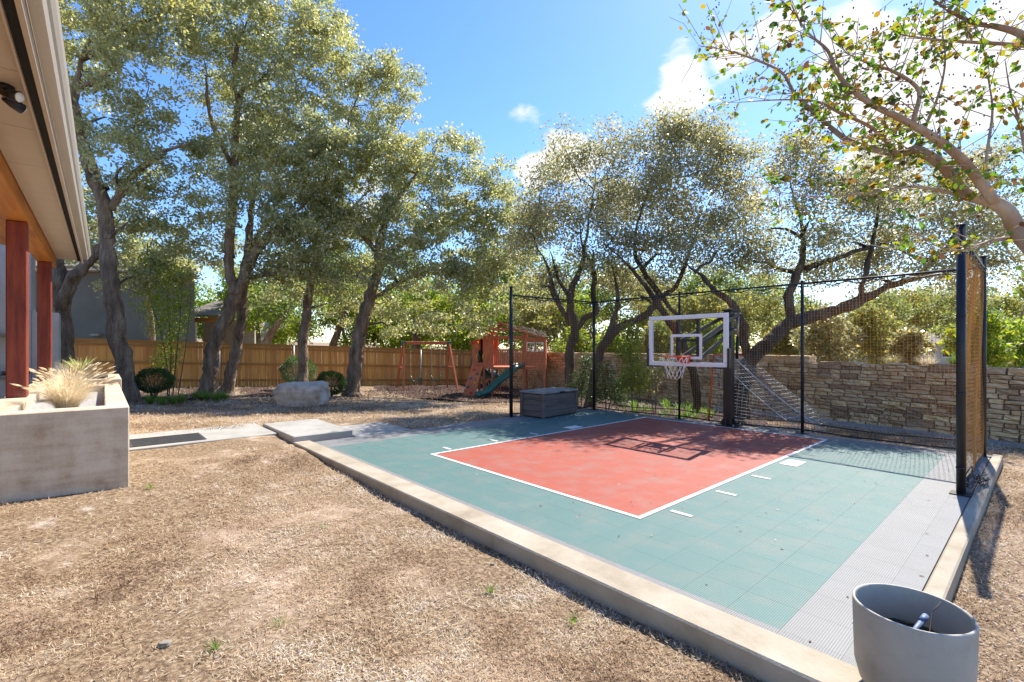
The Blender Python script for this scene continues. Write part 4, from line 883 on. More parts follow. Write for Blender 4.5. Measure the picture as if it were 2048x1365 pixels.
tree('oak_tree', 'oak whose trunk forks into an upright limb and a limb sweeping right', 17.2,
     [[(412, 790, .32), (420, 730, .29), (438, 660, .27), (462, 600, .26), (480, 565, .24), (505, 505, .2), (540, 462, .17), (600, 415, .12), (660, 350, .08)],
      [(468, 590, .2), (456, 520, .19), (458, 440, .18), (462, 360, .16), (466, 270, .14), (478, 190, .12), (520, 160, .09), (560, 120, .06)], [(462, 330, .1), (420, 230, .08), (410, 120, .06)], [(530, 470, .1), (580, 470, .07), (640, 470, .05)], [(474, 200, .09), (470, 110, .08), (500, 30, .05)]],
     [(460, 40, 110), (560, 40, 105, .5), (640, 60, 75, 0), (430, 150, 80, .6), (530, 150, 85, -.8), (620, 160, 80, .7), (470, 290, 85, -.6), (560, 290, 90, .4), (640, 300, 85, -.5), (440, 400, 75, .8), (530, 390, 85, -.9), (610, 400, 80, .3), (590, 490, 65, -.5), (410, 480, 60, 1), (520, 520, 60, .3), (620, 550, 55, .5), (450, 505, 55, 1.2), (700, 300, 60, .5), (560, 460, 60, -1), (500, 440, 55, -1), (640, 470, 55, -.8)], tau=1.3, seed=12, group=OAK)
tree('oak_tree', 'single leaning oak trunk close behind the forked oak', 18.0,
     [[(452, 782, .27), (462, 720, .24), (474, 650, .22), (478, 580, .2), (492, 500, .17), (500, 420, .13), (520, 340, .1), (560, 240, .07)], [(490, 520, .1), (540, 430, .07), (600, 360, .05)]],
     [(520, 330, 90, 1.5), (590, 250, 90, 1.5), (500, 220, 80, 1.8), (640, 380, 70, 1.5), (460, 330, 60, 1.5)], tau=1.2, seed=13, group=OAK)
tree('oak_tree', 'slim straight oak trunk rising behind the pale boulder', 18.8,
     [[(607, 765, .24), (608, 700, .21), (612, 640, .2), (622, 580, .18), (634, 500, .15), (640, 430, .13), (655, 350, .1), (690, 260, .08), (720, 180, .05)], [(630, 530, .1), (580, 470, .07), (550, 420, .05)], [(636, 470, .09), (690, 430, .07), (740, 380, .05)]],
     [(640, 450, 85), (570, 500, 65, -.4), (700, 400, 85, .5), (690, 290, 85, -.4), (740, 210, 75, .6), (730, 130, 70), (780, 170, 60, .5), (650, 540, 55, -.8), (600, 570, 40, .5), (760, 320, 75, .2), (705, 490, 70, .3), (680, 90, 60, .6), (565, 585, 45, .4), (665, 600, 48, .3), (705, 560, 58, -.5), (740, 600, 40, .6), (640, 360, 65, -.8), (580, 540, 50, -.6), (625, 500, 55, -1), (690, 620, 35, .3)], tau=1.25, seed=14, group=OAK)
tree('oak_tree', 'stout oak leaning right with spreading crown over the swing set', 18.2,
     [[(703, 780, .36), (712, 720, .31), (722, 650, .29), (738, 595, .27), (748, 540, .24), (752, 490, .2), (775, 420, .16), (830, 350, .12), (870, 300, .08)], [(745, 560, .15), (790, 500, .13), (850, 460, .11), (920, 420, .08), (980, 390, .05)], [(750, 500, .13), (700, 440, .1), (660, 400, .06)], [(742, 600, .1), (810, 560, .08), (890, 530, .06)]],
     [(770, 460, 85), (850, 400, 90, .4), (930, 390, 80, -.4), (990, 420, 70, .3), (880, 490, 80, -.6), (960, 490, 75, .5), (1030, 470, 60), (800, 330, 80, .6), (870, 310, 65, -.5), (940, 310, 55, .4), (800, 260, 60, .3), (780, 540, 60, -.9), (850, 565, 55, .4), (920, 570, 55, -.7), (1000, 550, 55, .6), (1050, 530, 45, 0), (1075, 450, 40, .3), (800, 150, 45, .4), (770, 605, 50, .4), (840, 625, 45, -.4), (930, 625, 50, .4), (1010, 605, 50, .2), (965, 650, 35, .6), (1060, 590, 40, .5), (900, 560, 60, -1), (820, 500, 65, -1.2), (980, 520, 60, -1), (1040, 420, 55, -.8), (870, 640, 35, 1), (790, 650, 32, .8), (1000, 350, 45, .3)], tau=1.25, seed=15, group=OAK, nmax=95000)
tree('oak_tree', 'thick gnarled forked oak behind the patio posts', 15.0,
     [[(120, 720, .36), (122, 660, .32), (118, 600, .3), (112, 550, .27), (100, 470, .2), (95, 380, .14)], [(122, 620, .22), (145, 570, .2), (175, 530, .18), (215, 480, .13), (260, 440, .08)]],
     [(110, 440, 80, 1), (190, 480, 60, 1), (60, 380, 80, 1), (240, 440, 50, 1.5)], tau=1.0, seed=16, group=OAK)
RO = 'oaks behind the court net'
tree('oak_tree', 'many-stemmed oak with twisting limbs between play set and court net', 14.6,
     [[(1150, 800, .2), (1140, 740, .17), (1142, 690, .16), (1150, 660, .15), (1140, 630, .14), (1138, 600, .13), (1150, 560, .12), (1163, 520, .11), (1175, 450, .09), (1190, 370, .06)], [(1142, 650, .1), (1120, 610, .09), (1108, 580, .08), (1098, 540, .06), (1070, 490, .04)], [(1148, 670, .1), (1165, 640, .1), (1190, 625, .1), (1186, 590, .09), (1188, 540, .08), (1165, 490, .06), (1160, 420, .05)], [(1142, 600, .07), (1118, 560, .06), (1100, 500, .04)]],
     [(1130, 450, 70), (1190, 400, 75, .5), (1250, 340, 70, -.3), (1110, 530, 50, .3), (1190, 500, 60, -.5), (1250, 430, 65, .5), (1070, 500, 45, 0), (1240, 270, 50, .3), (1300, 300, 55, 0), (1150, 360, 55, .2), (1090, 430, 50, .4), (1200, 560, 45, .4), (1080, 570, 40, .3), (1200, 310, 50, -.3), (1080, 390, 55, -1.2), (1050, 470, 50, -1.0), (1130, 300, 45, -.8)], tau=1.15, lm='oak2', seed=17, group=RO, bark='bark_shaded', wmul=.8, leaf=(.095, .048), clump=.45)
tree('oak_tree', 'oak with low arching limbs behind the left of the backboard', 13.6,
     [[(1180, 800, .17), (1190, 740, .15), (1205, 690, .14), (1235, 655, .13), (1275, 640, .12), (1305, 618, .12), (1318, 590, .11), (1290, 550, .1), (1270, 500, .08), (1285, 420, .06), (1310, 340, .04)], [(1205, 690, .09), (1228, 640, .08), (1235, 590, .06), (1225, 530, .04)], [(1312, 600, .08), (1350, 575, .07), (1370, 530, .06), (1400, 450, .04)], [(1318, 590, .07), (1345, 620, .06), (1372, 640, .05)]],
     [(1290, 440, 75), (1350, 400, 75, .6), (1410, 340, 70, -.4), (1350, 300, 60, .3), (1280, 360, 60, -.5), (1400, 430, 65, .5), (1240, 520, 50, .4), (1320, 510, 60, -.6), (1450, 290, 50, .2), (1390, 260, 45, .3), (1460, 400, 50, .4), (1380, 520, 50, 0), (1300, 560, 45, .5), (1440, 460, 50, -.3), (1320, 250, 45, .2), (1440, 340, 45, .4), (1260, 590, 35, .6), (1470, 290, 55, .2), (1420, 250, 50, 0), (1490, 370, 50, .3), (1500, 450, 45, .5), (1360, 350, 60, .4), (1340, 460, 55, .2)], tau=1.15, lm='oak2', seed=18, group=RO, bark='bark_shaded', wmul=.8, leaf=(.095, .048), clump=.45)
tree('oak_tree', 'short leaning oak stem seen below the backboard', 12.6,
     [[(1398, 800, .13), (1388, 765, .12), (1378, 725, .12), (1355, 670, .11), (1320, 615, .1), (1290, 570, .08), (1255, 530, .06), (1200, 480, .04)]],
     [(1230, 480, 50, .6), (1290, 500, 45, .8), (1180, 440, 45, 1)], tau=.6, lm='oak2', seed=19, group=RO, bark='bark_shaded', wmul=.8, leaf=(.095, .048), clump=.45)
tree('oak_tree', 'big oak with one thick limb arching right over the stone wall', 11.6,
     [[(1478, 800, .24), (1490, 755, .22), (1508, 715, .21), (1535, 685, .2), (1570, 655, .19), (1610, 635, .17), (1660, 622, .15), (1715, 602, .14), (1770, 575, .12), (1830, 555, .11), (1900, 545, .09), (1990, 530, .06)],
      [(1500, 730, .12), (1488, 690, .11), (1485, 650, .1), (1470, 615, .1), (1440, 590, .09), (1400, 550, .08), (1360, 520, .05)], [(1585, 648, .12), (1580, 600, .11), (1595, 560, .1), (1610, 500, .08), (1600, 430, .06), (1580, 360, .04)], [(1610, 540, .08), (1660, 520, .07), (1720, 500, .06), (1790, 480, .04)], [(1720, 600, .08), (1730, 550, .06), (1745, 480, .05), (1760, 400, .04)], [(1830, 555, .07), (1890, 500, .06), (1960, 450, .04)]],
     [(1570, 380, 65), (1530, 460, 60, .5), (1620, 440, 70, -.5), (1690, 400, 70, .5), (1760, 420, 70, -.4), (1700, 490, 60, .7), (1830, 420, 70, .5), (1900, 440, 70, -.5), (1960, 400, 65, .4), (2030, 430, 70, 0), (1800, 500, 55, .6), (1880, 515, 55, -.6), (1970, 500, 60, .5), (2050, 510, 60, .3), (1600, 310, 50, .3), (1660, 330, 50, 0), (1990, 320, 55, .5), (1500, 520, 45, .3), (1620, 530, 45, .4), (1440, 500, 50, .5), (1760, 340, 55, .3), (1850, 340, 55, -.3), (1920, 340, 50, .4), (1740, 545, 45, .8), (1940, 560, 45, .6)], tau=1.5, lm='oak2', seed=20, group=RO, bark='bark_shaded', wmul=.8, leaf=(.085, .043), clump=.42, nmax=70000)
print('yard trees', NLEAF)
# ---- trees beyond the fences, larger leaf faces since they stand far off
def btree(label, px, d, ytop, ybot, w, lm, seed, trunk=None, tau=1.6):
    rb_ = random.Random(seed); h = ybot - ytop; bl = []
    for k in range(10):
        a = rb_.uniform(-.85, .85); bl.append((px + a * w, ytop + h * (.25 + .6 * rb_.random()) + abs(a) * h * .1, w * rb_.uniform(.36, .55), rb_.uniform(-2, 2)))
    y0 = YH + (H + .5) / d * F
    tk = trunk or [(px, y0, .2), (px + w * .05, (ybot + y0) / 2, .18), (px - w * .05, ybot - h * .2, .14), (px + w * .1, ytop + h * .3, .07)]
    ls = .0062 * d
    return tree('background_tree', label, d, [tk], bl, tau=tau, lm=lm, leaf=(ls, ls * .6), clump=.026 * d, seed=seed, group='trees beyond the fences', nmax=18000)
for lab, px, d, yt, yb, w, lm, sd, tk, ta in (
    ('bright green tree beyond the fence behind the paired trunks', 520, 30, 500, 690, 75, 'lime', 31, None, 1.5),
    ('green tree beyond the fence between the boulder and the slim oak', 640, 33, 520, 690, 80, 'lime', 32, [(655, 760, .3), (665, 690, .27), (690, 610, .25), (722, 540, .2), (745, 480, .12)], 1.6),
    ('yellow-green tree beyond the fence left of the swing set', 765, 35, 560, 695, 85, 'lime', 33, None, 1.8),
    ('dark-trunked yellow-green tree straight behind the swing set', 870, 31, 560, 690, 90, 'lime', 34, [(830, 760, .36), (832, 700, .33), (834, 650, .3), (850, 610, .24), (890, 560, .14)], 1.7),
    ('sunlit tree beyond the fence corner behind the play set', 985, 34, 540, 700, 90, 'lime', 35, None, 1.8),
    ('yellowing tree beyond the stone wall right of the play set', 1115, 27, 480, 700, 90, 'olive', 36, None, 1.6),
    ('light green tree beyond the wall behind the twisting oak', 1235, 29, 500, 700, 95, 'lime', 37, None, 1.6),
    ('olive tree beyond the wall behind the backboard', 1385, 26, 520, 710, 95, 'olive', 38, None, 1.6),
    ('golden olive tree beyond the wall right of the hoop', 1540, 25, 540, 715, 90, 'olive', 39, None, 1.6),
    ('grey-green tree beyond the wall under the arching limb', 1690, 27, 560, 720, 100, 'bgreen', 40, None, 1.5),
    ('yellow tree beyond the wall near the far house', 1780, 33, 560, 690, 80, 'olive', 41, None, 1.5),
    ('dense dark tree beside the far house', 1930, 30, 550, 715, 65, 'bgreen', 42, None, 1.6),
    ('vivid lime-green tree beyond the wall at the cage corner', 2040, 19, 550, 745, 80, 'lime', 43, None, 1.8),
    ('lime-green tree beyond the wall past the cage corner', 2150, 20, 480, 740, 90, 'lime', 44, None, 1.8),
    ('shady oak beyond the fence beside the grey house', 300, 24, 420, 560, 90, 'oak', 45, None, 1.5),
    ('leaning grey oak beyond the fence right of the porch house', 560, 27, 520, 660, 60, 'bgreen', 46, [(515, 740, .26), (530, 690, .24), (560, 640, .2), (600, 590, .13)], 1.2),
    ('tall distant oak filling the gap over the fence', 690, 42, 440, 670, 130, 'bgreen', 47, None, 1.7),
    ('distant tree above the play set roof', 1040, 44, 470, 670, 130, 'bgreen', 48, None, 1.7),
    ('distant tree above the middle of the stone wall', 1460, 42, 500, 690, 130, 'bgreen', 49, None, 1.7),
    ('distant tree behind the yellow tree past the wall', 1840, 55, 570, 700, 130, 'bgreen', 50, None, 1.7),
    ('distant leafy tree behind the swing set', 840, 46, 500, 690, 120, 'lime', 51, None, 1.8),
    ('distant leafy tree behind the twisting oak', 1280, 44, 540, 700, 120, 'olive', 52, None, 1.8),
    ('distant leafy tree behind the paired trunks', 450, 44, 560, 690, 110, 'lime', 53, None, 1.8),
    ('distant leafy tree right of the far house', 2020, 48, 560, 710, 110, 'olive', 54, None, 1.8)):
    btree(lab, px, d, yt, yb, w, lm, sd, tk, ta)
print('all trees', NLEAF)
# ================================================================ SHRUBS AND SMALL PLANTS
def ball_shrub(label, px, py, d, rpx, lm='box', flat=.85, n=9000, leaf=.045, group=None, name='round_shrub'):
    c = PX(px, py, d); R = rpx / F * d; g_ = gz(c.x, c.y); root = thing(name, label, 'shrub', (c.x, c.y, g_), 0, group)
    zc_ = c.z - g_; x = rng.normal(size=(n, 3)); x /= np.linalg.norm(x, axis=1, keepdims=True); nr = x.copy()
    lump = 1 + .06 * np.sin(x[:, 0] * 7 + px) * np.sin(x[:, 1] * 6) + .05 * np.sin(x[:, 2] * 9 + px)
    P = x * R * (rng.uniform(.55, 1.02, n) ** .5 * lump)[:, None] * [1, 1, flat] + [0, 0, zc_]; P[:, 2] = np.maximum(P[:, 2], .03)
    obj('foliage', leaves_mesh('foliage', P, leaf, leaf * .6, lm, up=.2, dirs=nr), root)
    st = MB()
    for k in range(7):
        a = k * .9; st.tube([(.03 * math.cos(a), .03 * math.sin(a), -.05), (R * .25 * math.cos(a), R * .25 * math.sin(a), zc_ * .6), (R * .6 * math.cos(a), R * .6 * math.sin(a), zc_ + R * .3)], [.02, .014, .005], 5)
    st.build('stem', 'twig', root, True)['kind'] = 'stuff'; return root
ball_shrub('clipped round evergreen shrub behind the slim oak and boulder', 597, 741, 19.6, 33)
ball_shrub('low clipped round shrub right of the pale boulder', 661, 767, 17.2, 28)
ball_shrub('dark flat-topped shrub beside the long bare oak trunk', 308, 762, 15.6, 33, flat=.72, n=8000)
def leafy_clump(name, label, cat, blobs, d, lm, leaf, n, stems, group=None):
    c0 = PX(stems[0][0][0], stems[0][0][1], d); g_ = gz(c0.x, d); base = Vector((c0.x, d, g_)); root = thing(name, label, cat, base, 0, group)
    st = MB()
    for sp_ in stems:
        pts = [(*(PX(q[0], q[1], d + (q[3] if len(q) > 3 else 0)) - base), q[2]) for q in sp_]; pts[0] = (pts[0][0], pts[0][1], -.05, pts[0][3]); s_ = spline(pts, 4); st.tube(s_[:, :3], np.maximum(s_[:, 3], .002), 6)
    st.build('stem', 'twig' if lm != 'crape' else 'crape_bark', root, True)
    P = []
    tot = sum(b[2] ** 2 for b in blobs)
    for b in blobs:
        m = int(n * b[2] ** 2 / tot); x = rng.normal(size=(m, 3)); x /= np.linalg.norm(x, axis=1, keepdims=True) ; x *= (rng.uniform(0, 1, m) ** .5)[:, None]
        P.append(np.array(PX(b[0], b[1], d + (b[3] if len(b) > 3 else 0)) - base) + x * b[2] * d / F)
    P = np.concatenate(P); P[:, 2] = np.maximum(P[:, 2], .02)
    obj('foliage', leaves_mesh('foliage', P, leaf, leaf * .55, lm, up=.4), root); return root
leafy_clump('sapling', 'slender multi-stemmed sapling with light green leaves before the fence', 'sapling',
            [(310, 600, 45), (345, 560, 45), (330, 640, 45), (300, 540, 35), (365, 610, 35), (340, 700, 30), (325, 730, 28), (350, 660, 28)], 16.4, 'lime', .085, 5200,
            [[(335, 790, .022), (335, 740, .02), (320, 660, .016), (300, 600, .01), (290, 530, .006)], [(345, 790, .02), (352, 720, .018), (360, 640, .013), (365, 560, .007)], [(338, 790, .018), (342, 700, .015), (335, 600, .01), (345, 510, .005)], [(355, 788, .016), (372, 690, .012), (382, 590, .008), (380, 530, .004)]])
leafy_clump('sapling', 'young leafy green sapling inside the net behind the rim', 'sapling', [(1258, 700, 30), (1270, 740, 30), (1262, 665, 22), (1280, 770, 22), (1250, 770, 22)], 12.2, 'lime', .08, 2600,
            [[(1265, 815, .016), (1262, 740, .013), (1258, 680, .008), (1268, 640, .004)], [(1270, 815, .014), (1285, 760, .009), (1290, 720, .004)]])
leafy_clump('leafy_shrub', 'dark leafy shrub at the corner post of the net', 'shrub', [(1210, 745, 26), (1225, 775, 28), (1195, 785, 26), (1240, 800, 20)], 12.9, 'box', .07, 2600, [[(1212, 815, .02), (1210, 770, .012), (1200, 730, .005)], [(1215, 815, .02), (1228, 770, .012), (1232, 740, .005)]])
leafy_clump('leafy_shrub', 'sparse grey-green shrub under the backboard', 'shrub', [(1315, 745, 24), (1335, 730, 20), (1300, 770, 20)], 12.4, 'oak2', .07, 1300, [[(1310, 812, .016), (1315, 765, .01), (1330, 725, .004)], [(1308, 812, .012), (1298, 770, .008), (1295, 745, .004)]])
leafy_clump('leafy_shrub', 'bright shrub right of the playhouse wall', 'shrub', [(1125, 735, 26), (1138, 765, 26), (1120, 700, 20)], 20.5, 'lime', .09, 2200, [[(1128, 790, .02), (1126, 740, .012), (1120, 700, .005)]])
leafy_clump('leafy_shrub', 'mixed green shrub left of the twisting oak', 'shrub', [(1165, 760, 26), (1150, 785, 24), (1175, 725, 20)], 14.2, 'box', .07, 2000, [[(1162, 806, .02), (1165, 760, .012), (1172, 720, .005)]])
def tuft(name, label, cat, P0, h, spread, n, lm, group=None, width=.012, root=None, droop=.5):
    """arching blades as bent strips"""
    P0 = Vector(P0)
    if root is None: root = thing(name, label, cat, P0, 0, group)
    seg = 4; a = rng.uniform(0, 2 * math.pi, n); L = h * rng.uniform(.6, 1.15, n); out = spread * rng.uniform(.15, 1.0, n); r0 = rng.uniform(0, spread * .22, n)
    V = np.zeros((n, seg + 1, 2, 3))
    for k in range(seg + 1):
        t = k / seg; rad = r0 + out * t ** 1.5; z = L * (t - droop * t * t * (out / spread)); w = width * (1 - t * .85) / 2
        cx_, cy_ = rad * np.cos(a), rad * np.sin(a)
        V[:, k, 0] = np.stack([cx_ - w * np.sin(a), cy_ + w * np.cos(a), z], 1); V[:, k, 1] = np.stack([cx_ + w * np.sin(a), cy_ - w * np.cos(a), z], 1)
    v = V.reshape(-1, 3); b = (np.arange(n) * (seg + 1) * 2)[:, None]
    f = np.concatenate([np.stack([b[:, 0] + 2 * k, b[:, 0] + 2 * k + 1, b[:, 0] + 2 * k + 3, b[:, 0] + 2 * k + 2], 1) for k in range(seg)])
    me = bpy.data.meshes.new('blades'); me.from_pydata(v.tolist(), [], f.tolist()); me.update()
    at = me.attributes.new('rnd', 'FLOAT', 'FACE'); at.data.foreach_set('value', np.tile(rng.uniform(0, 1, n), seg).astype(np.float32)); me.materials.append(M[lm])
    o = obj('blades', me, root); o['kind'] = 'stuff'; return root, a, out, L
for k, (px, py, d) in enumerate(((300, 797, 14.6), (322, 800, 14.4), (345, 799, 14.7), (362, 795, 15.0))):
    p = PX(px, py, d); tuft('lily_turf', 'low dark green grassy clump in the bed by the sapling', 'plant', (p.x, p.y, gz(p.x, p.y)), .38, .38, 130, 'lily', 'grassy clumps by the sapling', .016)
for k, (px, py, d) in enumerate(((395, 795, 15.9), (412, 797, 15.7), (432, 796, 15.6), (448, 793, 15.9))):
    p = PX(px, py, d); tuft('lily_turf', 'bright green grassy clump at the foot of the paired oak trunks', 'plant', (p.x, p.y, gz(p.x, p.y)), .42, .42, 140, 'lily', 'grassy clumps at the paired trunks', .016)
# ground cover between net and wall: nobody could count it
gc = thing('ground_cover', 'loose green grass and weeds between court net and stone wall', 'grass'); gc['kind'] = 'stuff'
for k in range(34):
    px, d = random.uniform(1245, 1425), random.uniform(11.2, 14.5); X = (px - 1024) / F * d
    r_, _, _, _ = tuft('x', '', '', (0, 0, 0), random.uniform(.18, .38), .3, 45, 'lily', None, .014, gc); ch = gc.children[-1]; ch.location = (X, d, gz(X, d))
for px, d, lab, lm in ((1785, 11.0, 'blue-grey tufted plant on the terrace behind the wall', 'oak2'), (1855, 10.2, 'white feathery grass tuft on the terrace behind the wall', 'plume'), (1912, 9.9, 'pale green tufted plant near the cage corner behind the wall', 'lily')):
    X = (px - 1024) / F * (d + .35); tuft('terrace_plant', lab, 'plant', (X, d + .35, 1.16), .38, .34, 260, lm, None, .012)
# fountain grass with plumes in the planter
def fountain(label, u, v, h, spread, n, lm='plume', z=.78):
    P0 = UV(u, v, z); root, a, out, L = tuft('fountain_grass', label, 'grass plant', P0, h, spread, n, lm, None, .0045)
    pm_ = MB(); r_ = random.Random(int(u * 100))
    for k in range(60):
        aa = r_.uniform(0, 6.28); o_ = spread * r_.uniform(.3, 1.15); hh = h * r_.uniform(.8, 1.2)
        pts = [Vector((o_ * t ** 1.5 * math.cos(aa), o_ * t ** 1.5 * math.sin(aa), hh * (t - .28 * t * t))) for t in (0, .4, .75, .9, 1.0)]
        pm_.tube(pts[:4], [.002, .002, .0015, .0015], 4, False)
        e = (pts[4] - pts[3]); pm_.tube([pts[3], pts[3] + e * .5, pts[4] + e * .1, pts[4] + e * .6], [.003, .012, .009, .001], 6)
    me = mesh_from('plumes', pm_.v, pm_.f, lm, True); at = me.attributes.new('rnd', 'FLOAT', 'FACE'); at.data.foreach_set('value', rng.uniform(.3, .7, len(me.polygons)).astype(np.float32)); o = obj('plumes', me, root); o['kind'] = 'stuff'
fountain('dry straw-coloured fountain grass filling the front of the long planter', -2.3, -4.06, .52, .44, 2600)
fountain('greyer fountain grass further back in the long planter', -4.3, -4.06, .66, .50, 1000)
tuft('spiky_plant', 'dark spiky plant in the shorter planter', 'plant', UV(-6.9, -3.95, 1.03), .42, .5, 120, 'oak', None, .05, None, .3)
# ================================================================ CRAPE MYRTLE (its trunk stands right of the frame)
def crape():
    base = Vector((4.05, 2.9, gz(4.05, 2.9))); root = thing('crape_myrtle', 'smooth-barked crape myrtle with sparse yellow and orange leaves reaching over the court', 'tree', base)
    D = 2.9
    def P(q, dd=0): return PX(q[0], q[1], D + dd)
    limbs = [
        [('w', base + Vector((0, 0, -.1)), .10), ('w', Vector((3.85, 2.9, 1.0)), .085), ('w', Vector((3.45, 2.88, 1.85)), .07), (2048, 478, .062), (2012, 420, .056), (1965, 398, .05), (1928, 386, .047), (1893, 339, .042), (1858, 312, .04), (1827, 300, .036), (1795, 308, .03), (1710, 288, .026), (1663, 257, .022), (1624, 222, .019), (1589, 187, .016), (1562, 144, .013), (1503, 117, .01), (1453, 101, .007), (1398, 92, .004)],
        [(1990, 405, .04), (1950, 350, .036), (1912, 308, .032), (1858, 269, .028), (1803, 238, .024), (1745, 210, .02), (1698, 175, .017), (1671, 140, .014), (1655, 101, .011), (1616, 66, .008), (1589, 23, .006), (1570, -30, .004)],
        [(1858, 269, .02), (1827, 249, .018), (1838, 183, .014), (1788, 144, .011), (1741, 129, .008), (1690, 105, .005)],
        [(2120, 130, .03), (2048, 72, .026), (1990, 53, .02), (1944, 45, .015), (1880, 10, .009), (1840, -30, .005)],
        [(2110, 110, .02), (2048, 92, .016), (1928, 84, .012), (1873, 80, .009), (1800, 70, .004)],
        [(1928, 394, .014), (1834, 374, .012), (1737, 386, .009), (1640, 394, .006), (1560, 385, .003)],
        [(1795, 308, .016), (1745, 257, .013), (1679, 226, .011), (1632, 203, .009), (1560, 200, .006), (1480, 205, .003)],
        [(1965, 398, .014), (1975, 300, .011), (1985, 220, .008), (1975, 150, .004)], [(1827, 300, .012), (1870, 210, .01), (1890, 130, .007), (1885, 60, .003)],
        [(2048, 478, .02), (1990, 480, .014), (1930, 500, .009), (1880, 495, .005), (1840, 470, .003)], [(2100, 400, .02), (2060, 330, .016), (2040, 250, .011), (2020, 180, .006), (2010, 120, .003)]]
    tk = MB(); nodes = []
    for li, lb in enumerate(limbs):
        pts = []
        for i, q in enumerate(lb):
            p = q[1] if q[0] == 'w' else P(q, .12 * math.sin(li * 1.7 + i * .5) + (.35 * li / 10 if li else .05 * i)); pts.append((*(p - base), q[2]))
        s_ = spline(pts, 5); s_[:, 3] *= .8; tk.tube(s_[:, :3], s_[:, 3], 9); nodes += [(x[:3], x[3]) for x in s_[8 if li == 0 else 2:]]
    tk.build('trunk', 'crape_bark', root, True)
    r_ = random.Random(9); tw = MB(); LP = []; LD = []; pods = MB()
    nodes = [q for q in nodes if q[1] < .034]
    for k in range(430):
        p, rad = r_.choice(nodes); p = Vector(p); dr = Vector((r_.gauss(-.35, .8), r_.gauss(0, .8), r_.gauss(.25, .7))).normalized(); L = r_.uniform(.12, .42)
        q1 = p + dr * L * .5 + Vector((0, 0, r_.uniform(-.03, .04))); q2 = p + dr * L + Vector((0, 0, r_.uniform(-.05, .05)))
        tw.tube([p, q1, q2], [min(rad * .5, .004), .0025, .0018], 4, False)
        for j in range(r_.randint(3, 9)):
            t = r_.uniform(.3, 1); LP.append(p.lerp(q2, t) + Vector((r_.gauss(0, .012), r_.gauss(0, .012), r_.gauss(0, .012)))); LD.append(dr * .5 + Vector((r_.gauss(0, .7), r_.gauss(0, .7), r_.gauss(-.3, .5))))
        if k % 2 == 0:
            for j in range(r_.randint(2, 6)):
                c = q2 + Vector((r_.gauss(0, .03), r_.gauss(0, .03), r_.gauss(.02, .03))); pods.tube([c - Vector((0, 0, .006)), c, c + Vector((0, 0, .007))], [.002, .0055, .002], 5)
    tw.build('twigs', 'crape_bark', root, True)['kind'] = 'stuff'; pods.build('seed_pods', 'twig', root, True)['kind'] = 'stuff'
    obj('crown', leaves_mesh('crown', np.array([v[:] for v in LP]), .043, .031, 'crape', up=.3, round_=True, dirs=np.array([v[:] for v in LD])), root)
crape()
# ================================================================ DRY GRASS, LITTER
def oncourt(X, Y):
    p = Vector((X, Y, 0)) - C0; u, v = p.dot(AX), p.dot(BX)
    return (-2.3 < u < 5.78 and -1.28 < v < 6.4) or (-4.2 < u < -2.1 and -3.5 < v < .95) or (-3.3 < u < 5.8 and -1.28 < v < -.95) or (u < -1.05 and v < -3.42)
def scatter(name, label, cat, n, region, L, Wd, m, flat, zoff=.006, dens=None):
    P = []
    while len(P) < n:
        Y = region[2] + (region[3] - region[2]) * random.random() ** 1.6; hw_ = 1.12 * Y + .3
        X = random.uniform(max(region[0], -hw_), min(region[1], hw_))
        if oncourt(X, Y) or (dens and random.random() > dens(X, Y)): continue
        P.append((X, Y, gz(X, Y) + 0.012 * math.sin(2.1 * X + 1.3 * Y) + 0.01 * math.sin(3.7 * Y - 1.9 * X) + zoff))
    P = np.array(P); dr = rng.normal(size=(n, 3)); dr[:, 2] = np.abs(dr[:, 2]) * flat
    nr = rng.normal(size=(n, 3)) * .5 + [0, 0, 1]
    sc = .6 + P[:, 1] / 9
    rv = None
    if m == 'straw': rv = np.array([min(1, max(0, .5 + .55 * mnoise.noise(Vector(p) * .8) + .45 * mnoise.noise(Vector(p) * 3.3 + Vector((3, 1, 0))) + random.uniform(-.32, .32))) for p in P])
    o = obj(name, leaves_mesh(name, P, L * sc, Wd * sc, m, up=.6, dirs=dr, nrm=nr, rnd=rv)); tag(o, label, cat, None, 'stuff'); return o
from mathutils import noise as mnoise
def patch(X, Y):
    v = Vector((X, Y, 0)); n_ = mnoise.noise(v * .55) + .6 * mnoise.noise(v * 1.7 + Vector((5, 2, 1))) + .45 * mnoise.noise(v * 5.1) + .25 * mnoise.noise(v * 13)
    return .10 + .9 * sm(-.35, .30, n_)
scatter('dry_grass', 'short dry straw-coloured grass over the lawn', 'grass', 150000, (-9, 9, 1.35, 11), .044, .0046, 'straw', .45, .004, patch)
scatter('dry_grass', 'dry thatch under the oaks at the back of the lawn', 'grass', 40000, (-15, 8, 9, 21), .05, .006, 'straw', .5, .004, None)
scatter('leaf_litter', 'fallen brown leaves scattered on the lawn', 'leaves', 4200, (-15, 9, 1.35, 22), .022, .011, 'litter', .15, .012, None)
scatter('leaf_litter', 'dead leaves and bark chips on the ground right of the court', 'leaves', 7000, (1.9, 9.5, 1.6, 9), .022, .010, 'litter', .25, .012, None)
def chips(n, poly_pts, label):
    P = []
    (x0, x1, y0, y1) = poly_pts
    while len(P) < n:
        X, Y = random.uniform(x0, x1), random.uniform(y0, y1)
        if not oncourt(X, Y): P.append((X, Y, gz(X, Y) + .06 + .03 * math.sin(3 * X + 2 * Y)))
    dr = rng.normal(size=(n, 3)); dr[:, 2] = np.abs(dr[:, 2]) * .3
    o = obj('mulch_chips', leaves_mesh('mulch_chips', np.array(P), .07, .026, 'chip', up=.6, dirs=dr, nrm=rng.normal(size=(n, 3)) * .4 + [0, 0, 1])); tag(o, label, 'mulch', None, 'stuff')
chips(9000, (-6, 2.5, 17.2, 24), 'loose wood chips under the play set')
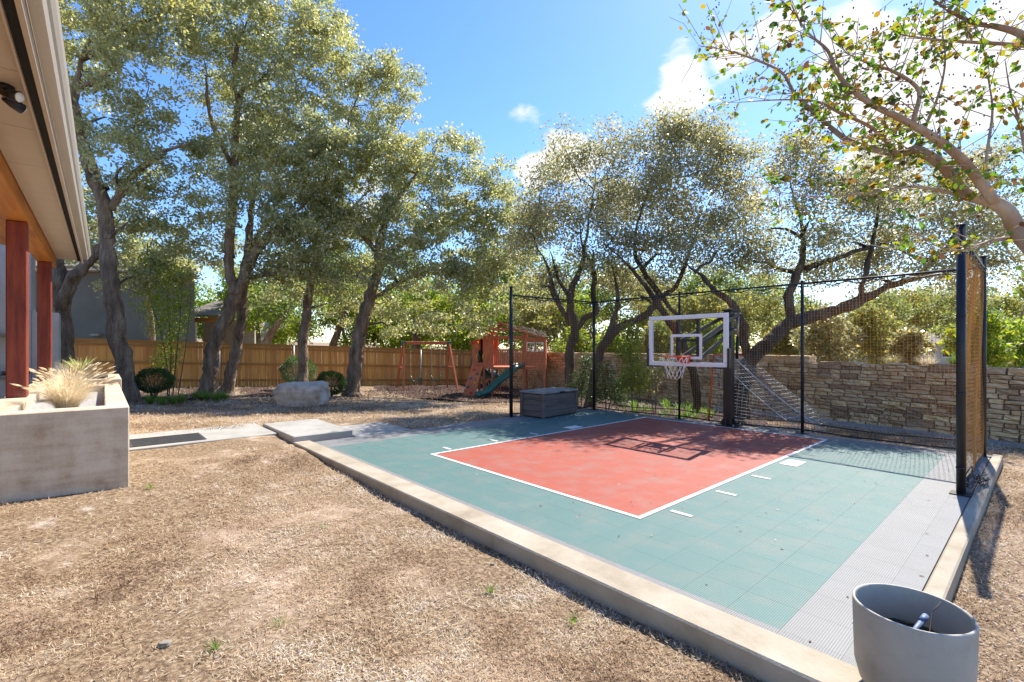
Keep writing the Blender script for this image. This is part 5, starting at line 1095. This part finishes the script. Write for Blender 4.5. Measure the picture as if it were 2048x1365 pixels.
# scraps and leaves on the court
r8 = random.Random(8); P = []
for k in range(260):
    u, v = r8.uniform(-2, 5.6), r8.uniform(-.95, 6); p = UV(u, v, .006); P.append(p[:])
dr = rng.normal(size=(260, 3)); dr[:, 2] = .05
tag(obj('leaf_litter', leaves_mesh('leaf_litter', np.array(P), .03, .015, 'litter', up=1, dirs=dr, nrm=np.tile([0, 0, 1.0], (260, 1)))), 'tiny dead leaves blown onto the court tiles', 'leaves', None, 'stuff')
pp = UV(6.35, 2.75); sc_ = MB()
for k in range(5): sc_.sheet([(-.12 + .05 * k, -.05 + .02 * k, .02 + .02 * (k % 2)), (.02 + .03 * k, -.07, .035), (.05 + .02 * k, .05, .02 + .01 * k), (-.1 + .04 * k, .06 - .01 * k, .03)], .002)
tag(sc_.build('paper_scrap', 'white', loc=(pp.x, pp.y, gz(pp.x, pp.y))), 'crumpled white scrap on the ground outside the cage post', 'litter')
print('done')
# green weeds in the dry lawn
for k, (px, py) in enumerate(((1145, 1245), (650, 1060), (430, 1300), (980, 1185), (300, 990), (760, 985), (560, 1255))):
    d = F * (H + .12) / (py - YH); X = (px - 1024) / F * d
    tuft('weed', 'small green weed tuft growing in the bare lawn', 'weed', (X, d, gz(X, d)), .07, .09, 26, 'lily', 'weeds in the lawn', .006)
# two pale stones lying in the lawn
for k, (px, py, r_, lab) in enumerate(((330, 1292, .032, 'fist-sized pale stone lying on bare lawn soil'), (985, 1130, .016, 'pebble lying in the lawn near the kerb'))):
    d = F * (H + .12) / (py - YH); X = (px - 1024) / F * d
    boulder('pebble', (X, d, gz(X, d) + r_ * .3), (r_ * 2, r_ * 1.5, r_ * 1.1), lab, 20 + k, 'slate')
# bushes just behind the stone wall
for k, (px, py, d, rp_, lm, lab) in enumerate(((1655, 665, 15.5, 62, 'oak2', 'grey-green bush behind the wall right of the middle net post'), (1740, 655, 16.5, 60, 'olive', 'yellowing bush behind the wall under the arching limb'), (1820, 690, 14.5, 38, 'oak2', 'low grey bush behind the wall before the far house'), (1575, 680, 17.5, 50, 'olive', 'olive bush behind the wall left of the middle net post'), (1420, 680, 20, 50, 'lime', 'green bush behind the wall and hoop'), (1320, 680, 21, 50, 'olive', 'olive bush behind the wall and backboard'), (1225, 690, 23, 45, 'lime', 'green bush behind the wall near the corner post'), (1150, 690, 25, 45, 'lime', 'green bush behind the wall and twisting oak'), (1960, 670, 12.5, 60, 'lime', 'yellow-green bush behind the wall and cage corner'))):
    c = PX(px, py, d); leafy_clump('wall_bush', lab, 'shrub', [(px - rp_ * .5, py + rp_ * .2, rp_ * .6), (px + rp_ * .5, py + rp_ * .15, rp_ * .6, .5), (px, py - rp_ * .3, rp_ * .6, -.3), (px + rp_ * .1, py + rp_ * .6, rp_ * .7)], d, lm, .10 + .003 * d, 3800, [[(px, py + 90, .03), (px + 3, py + 20, .02), (px - 10, py - 30, .008)], [(px + 4, py + 90, .03), (px + 20, py + 20, .02), (px + 35, py - 20, .008)]])
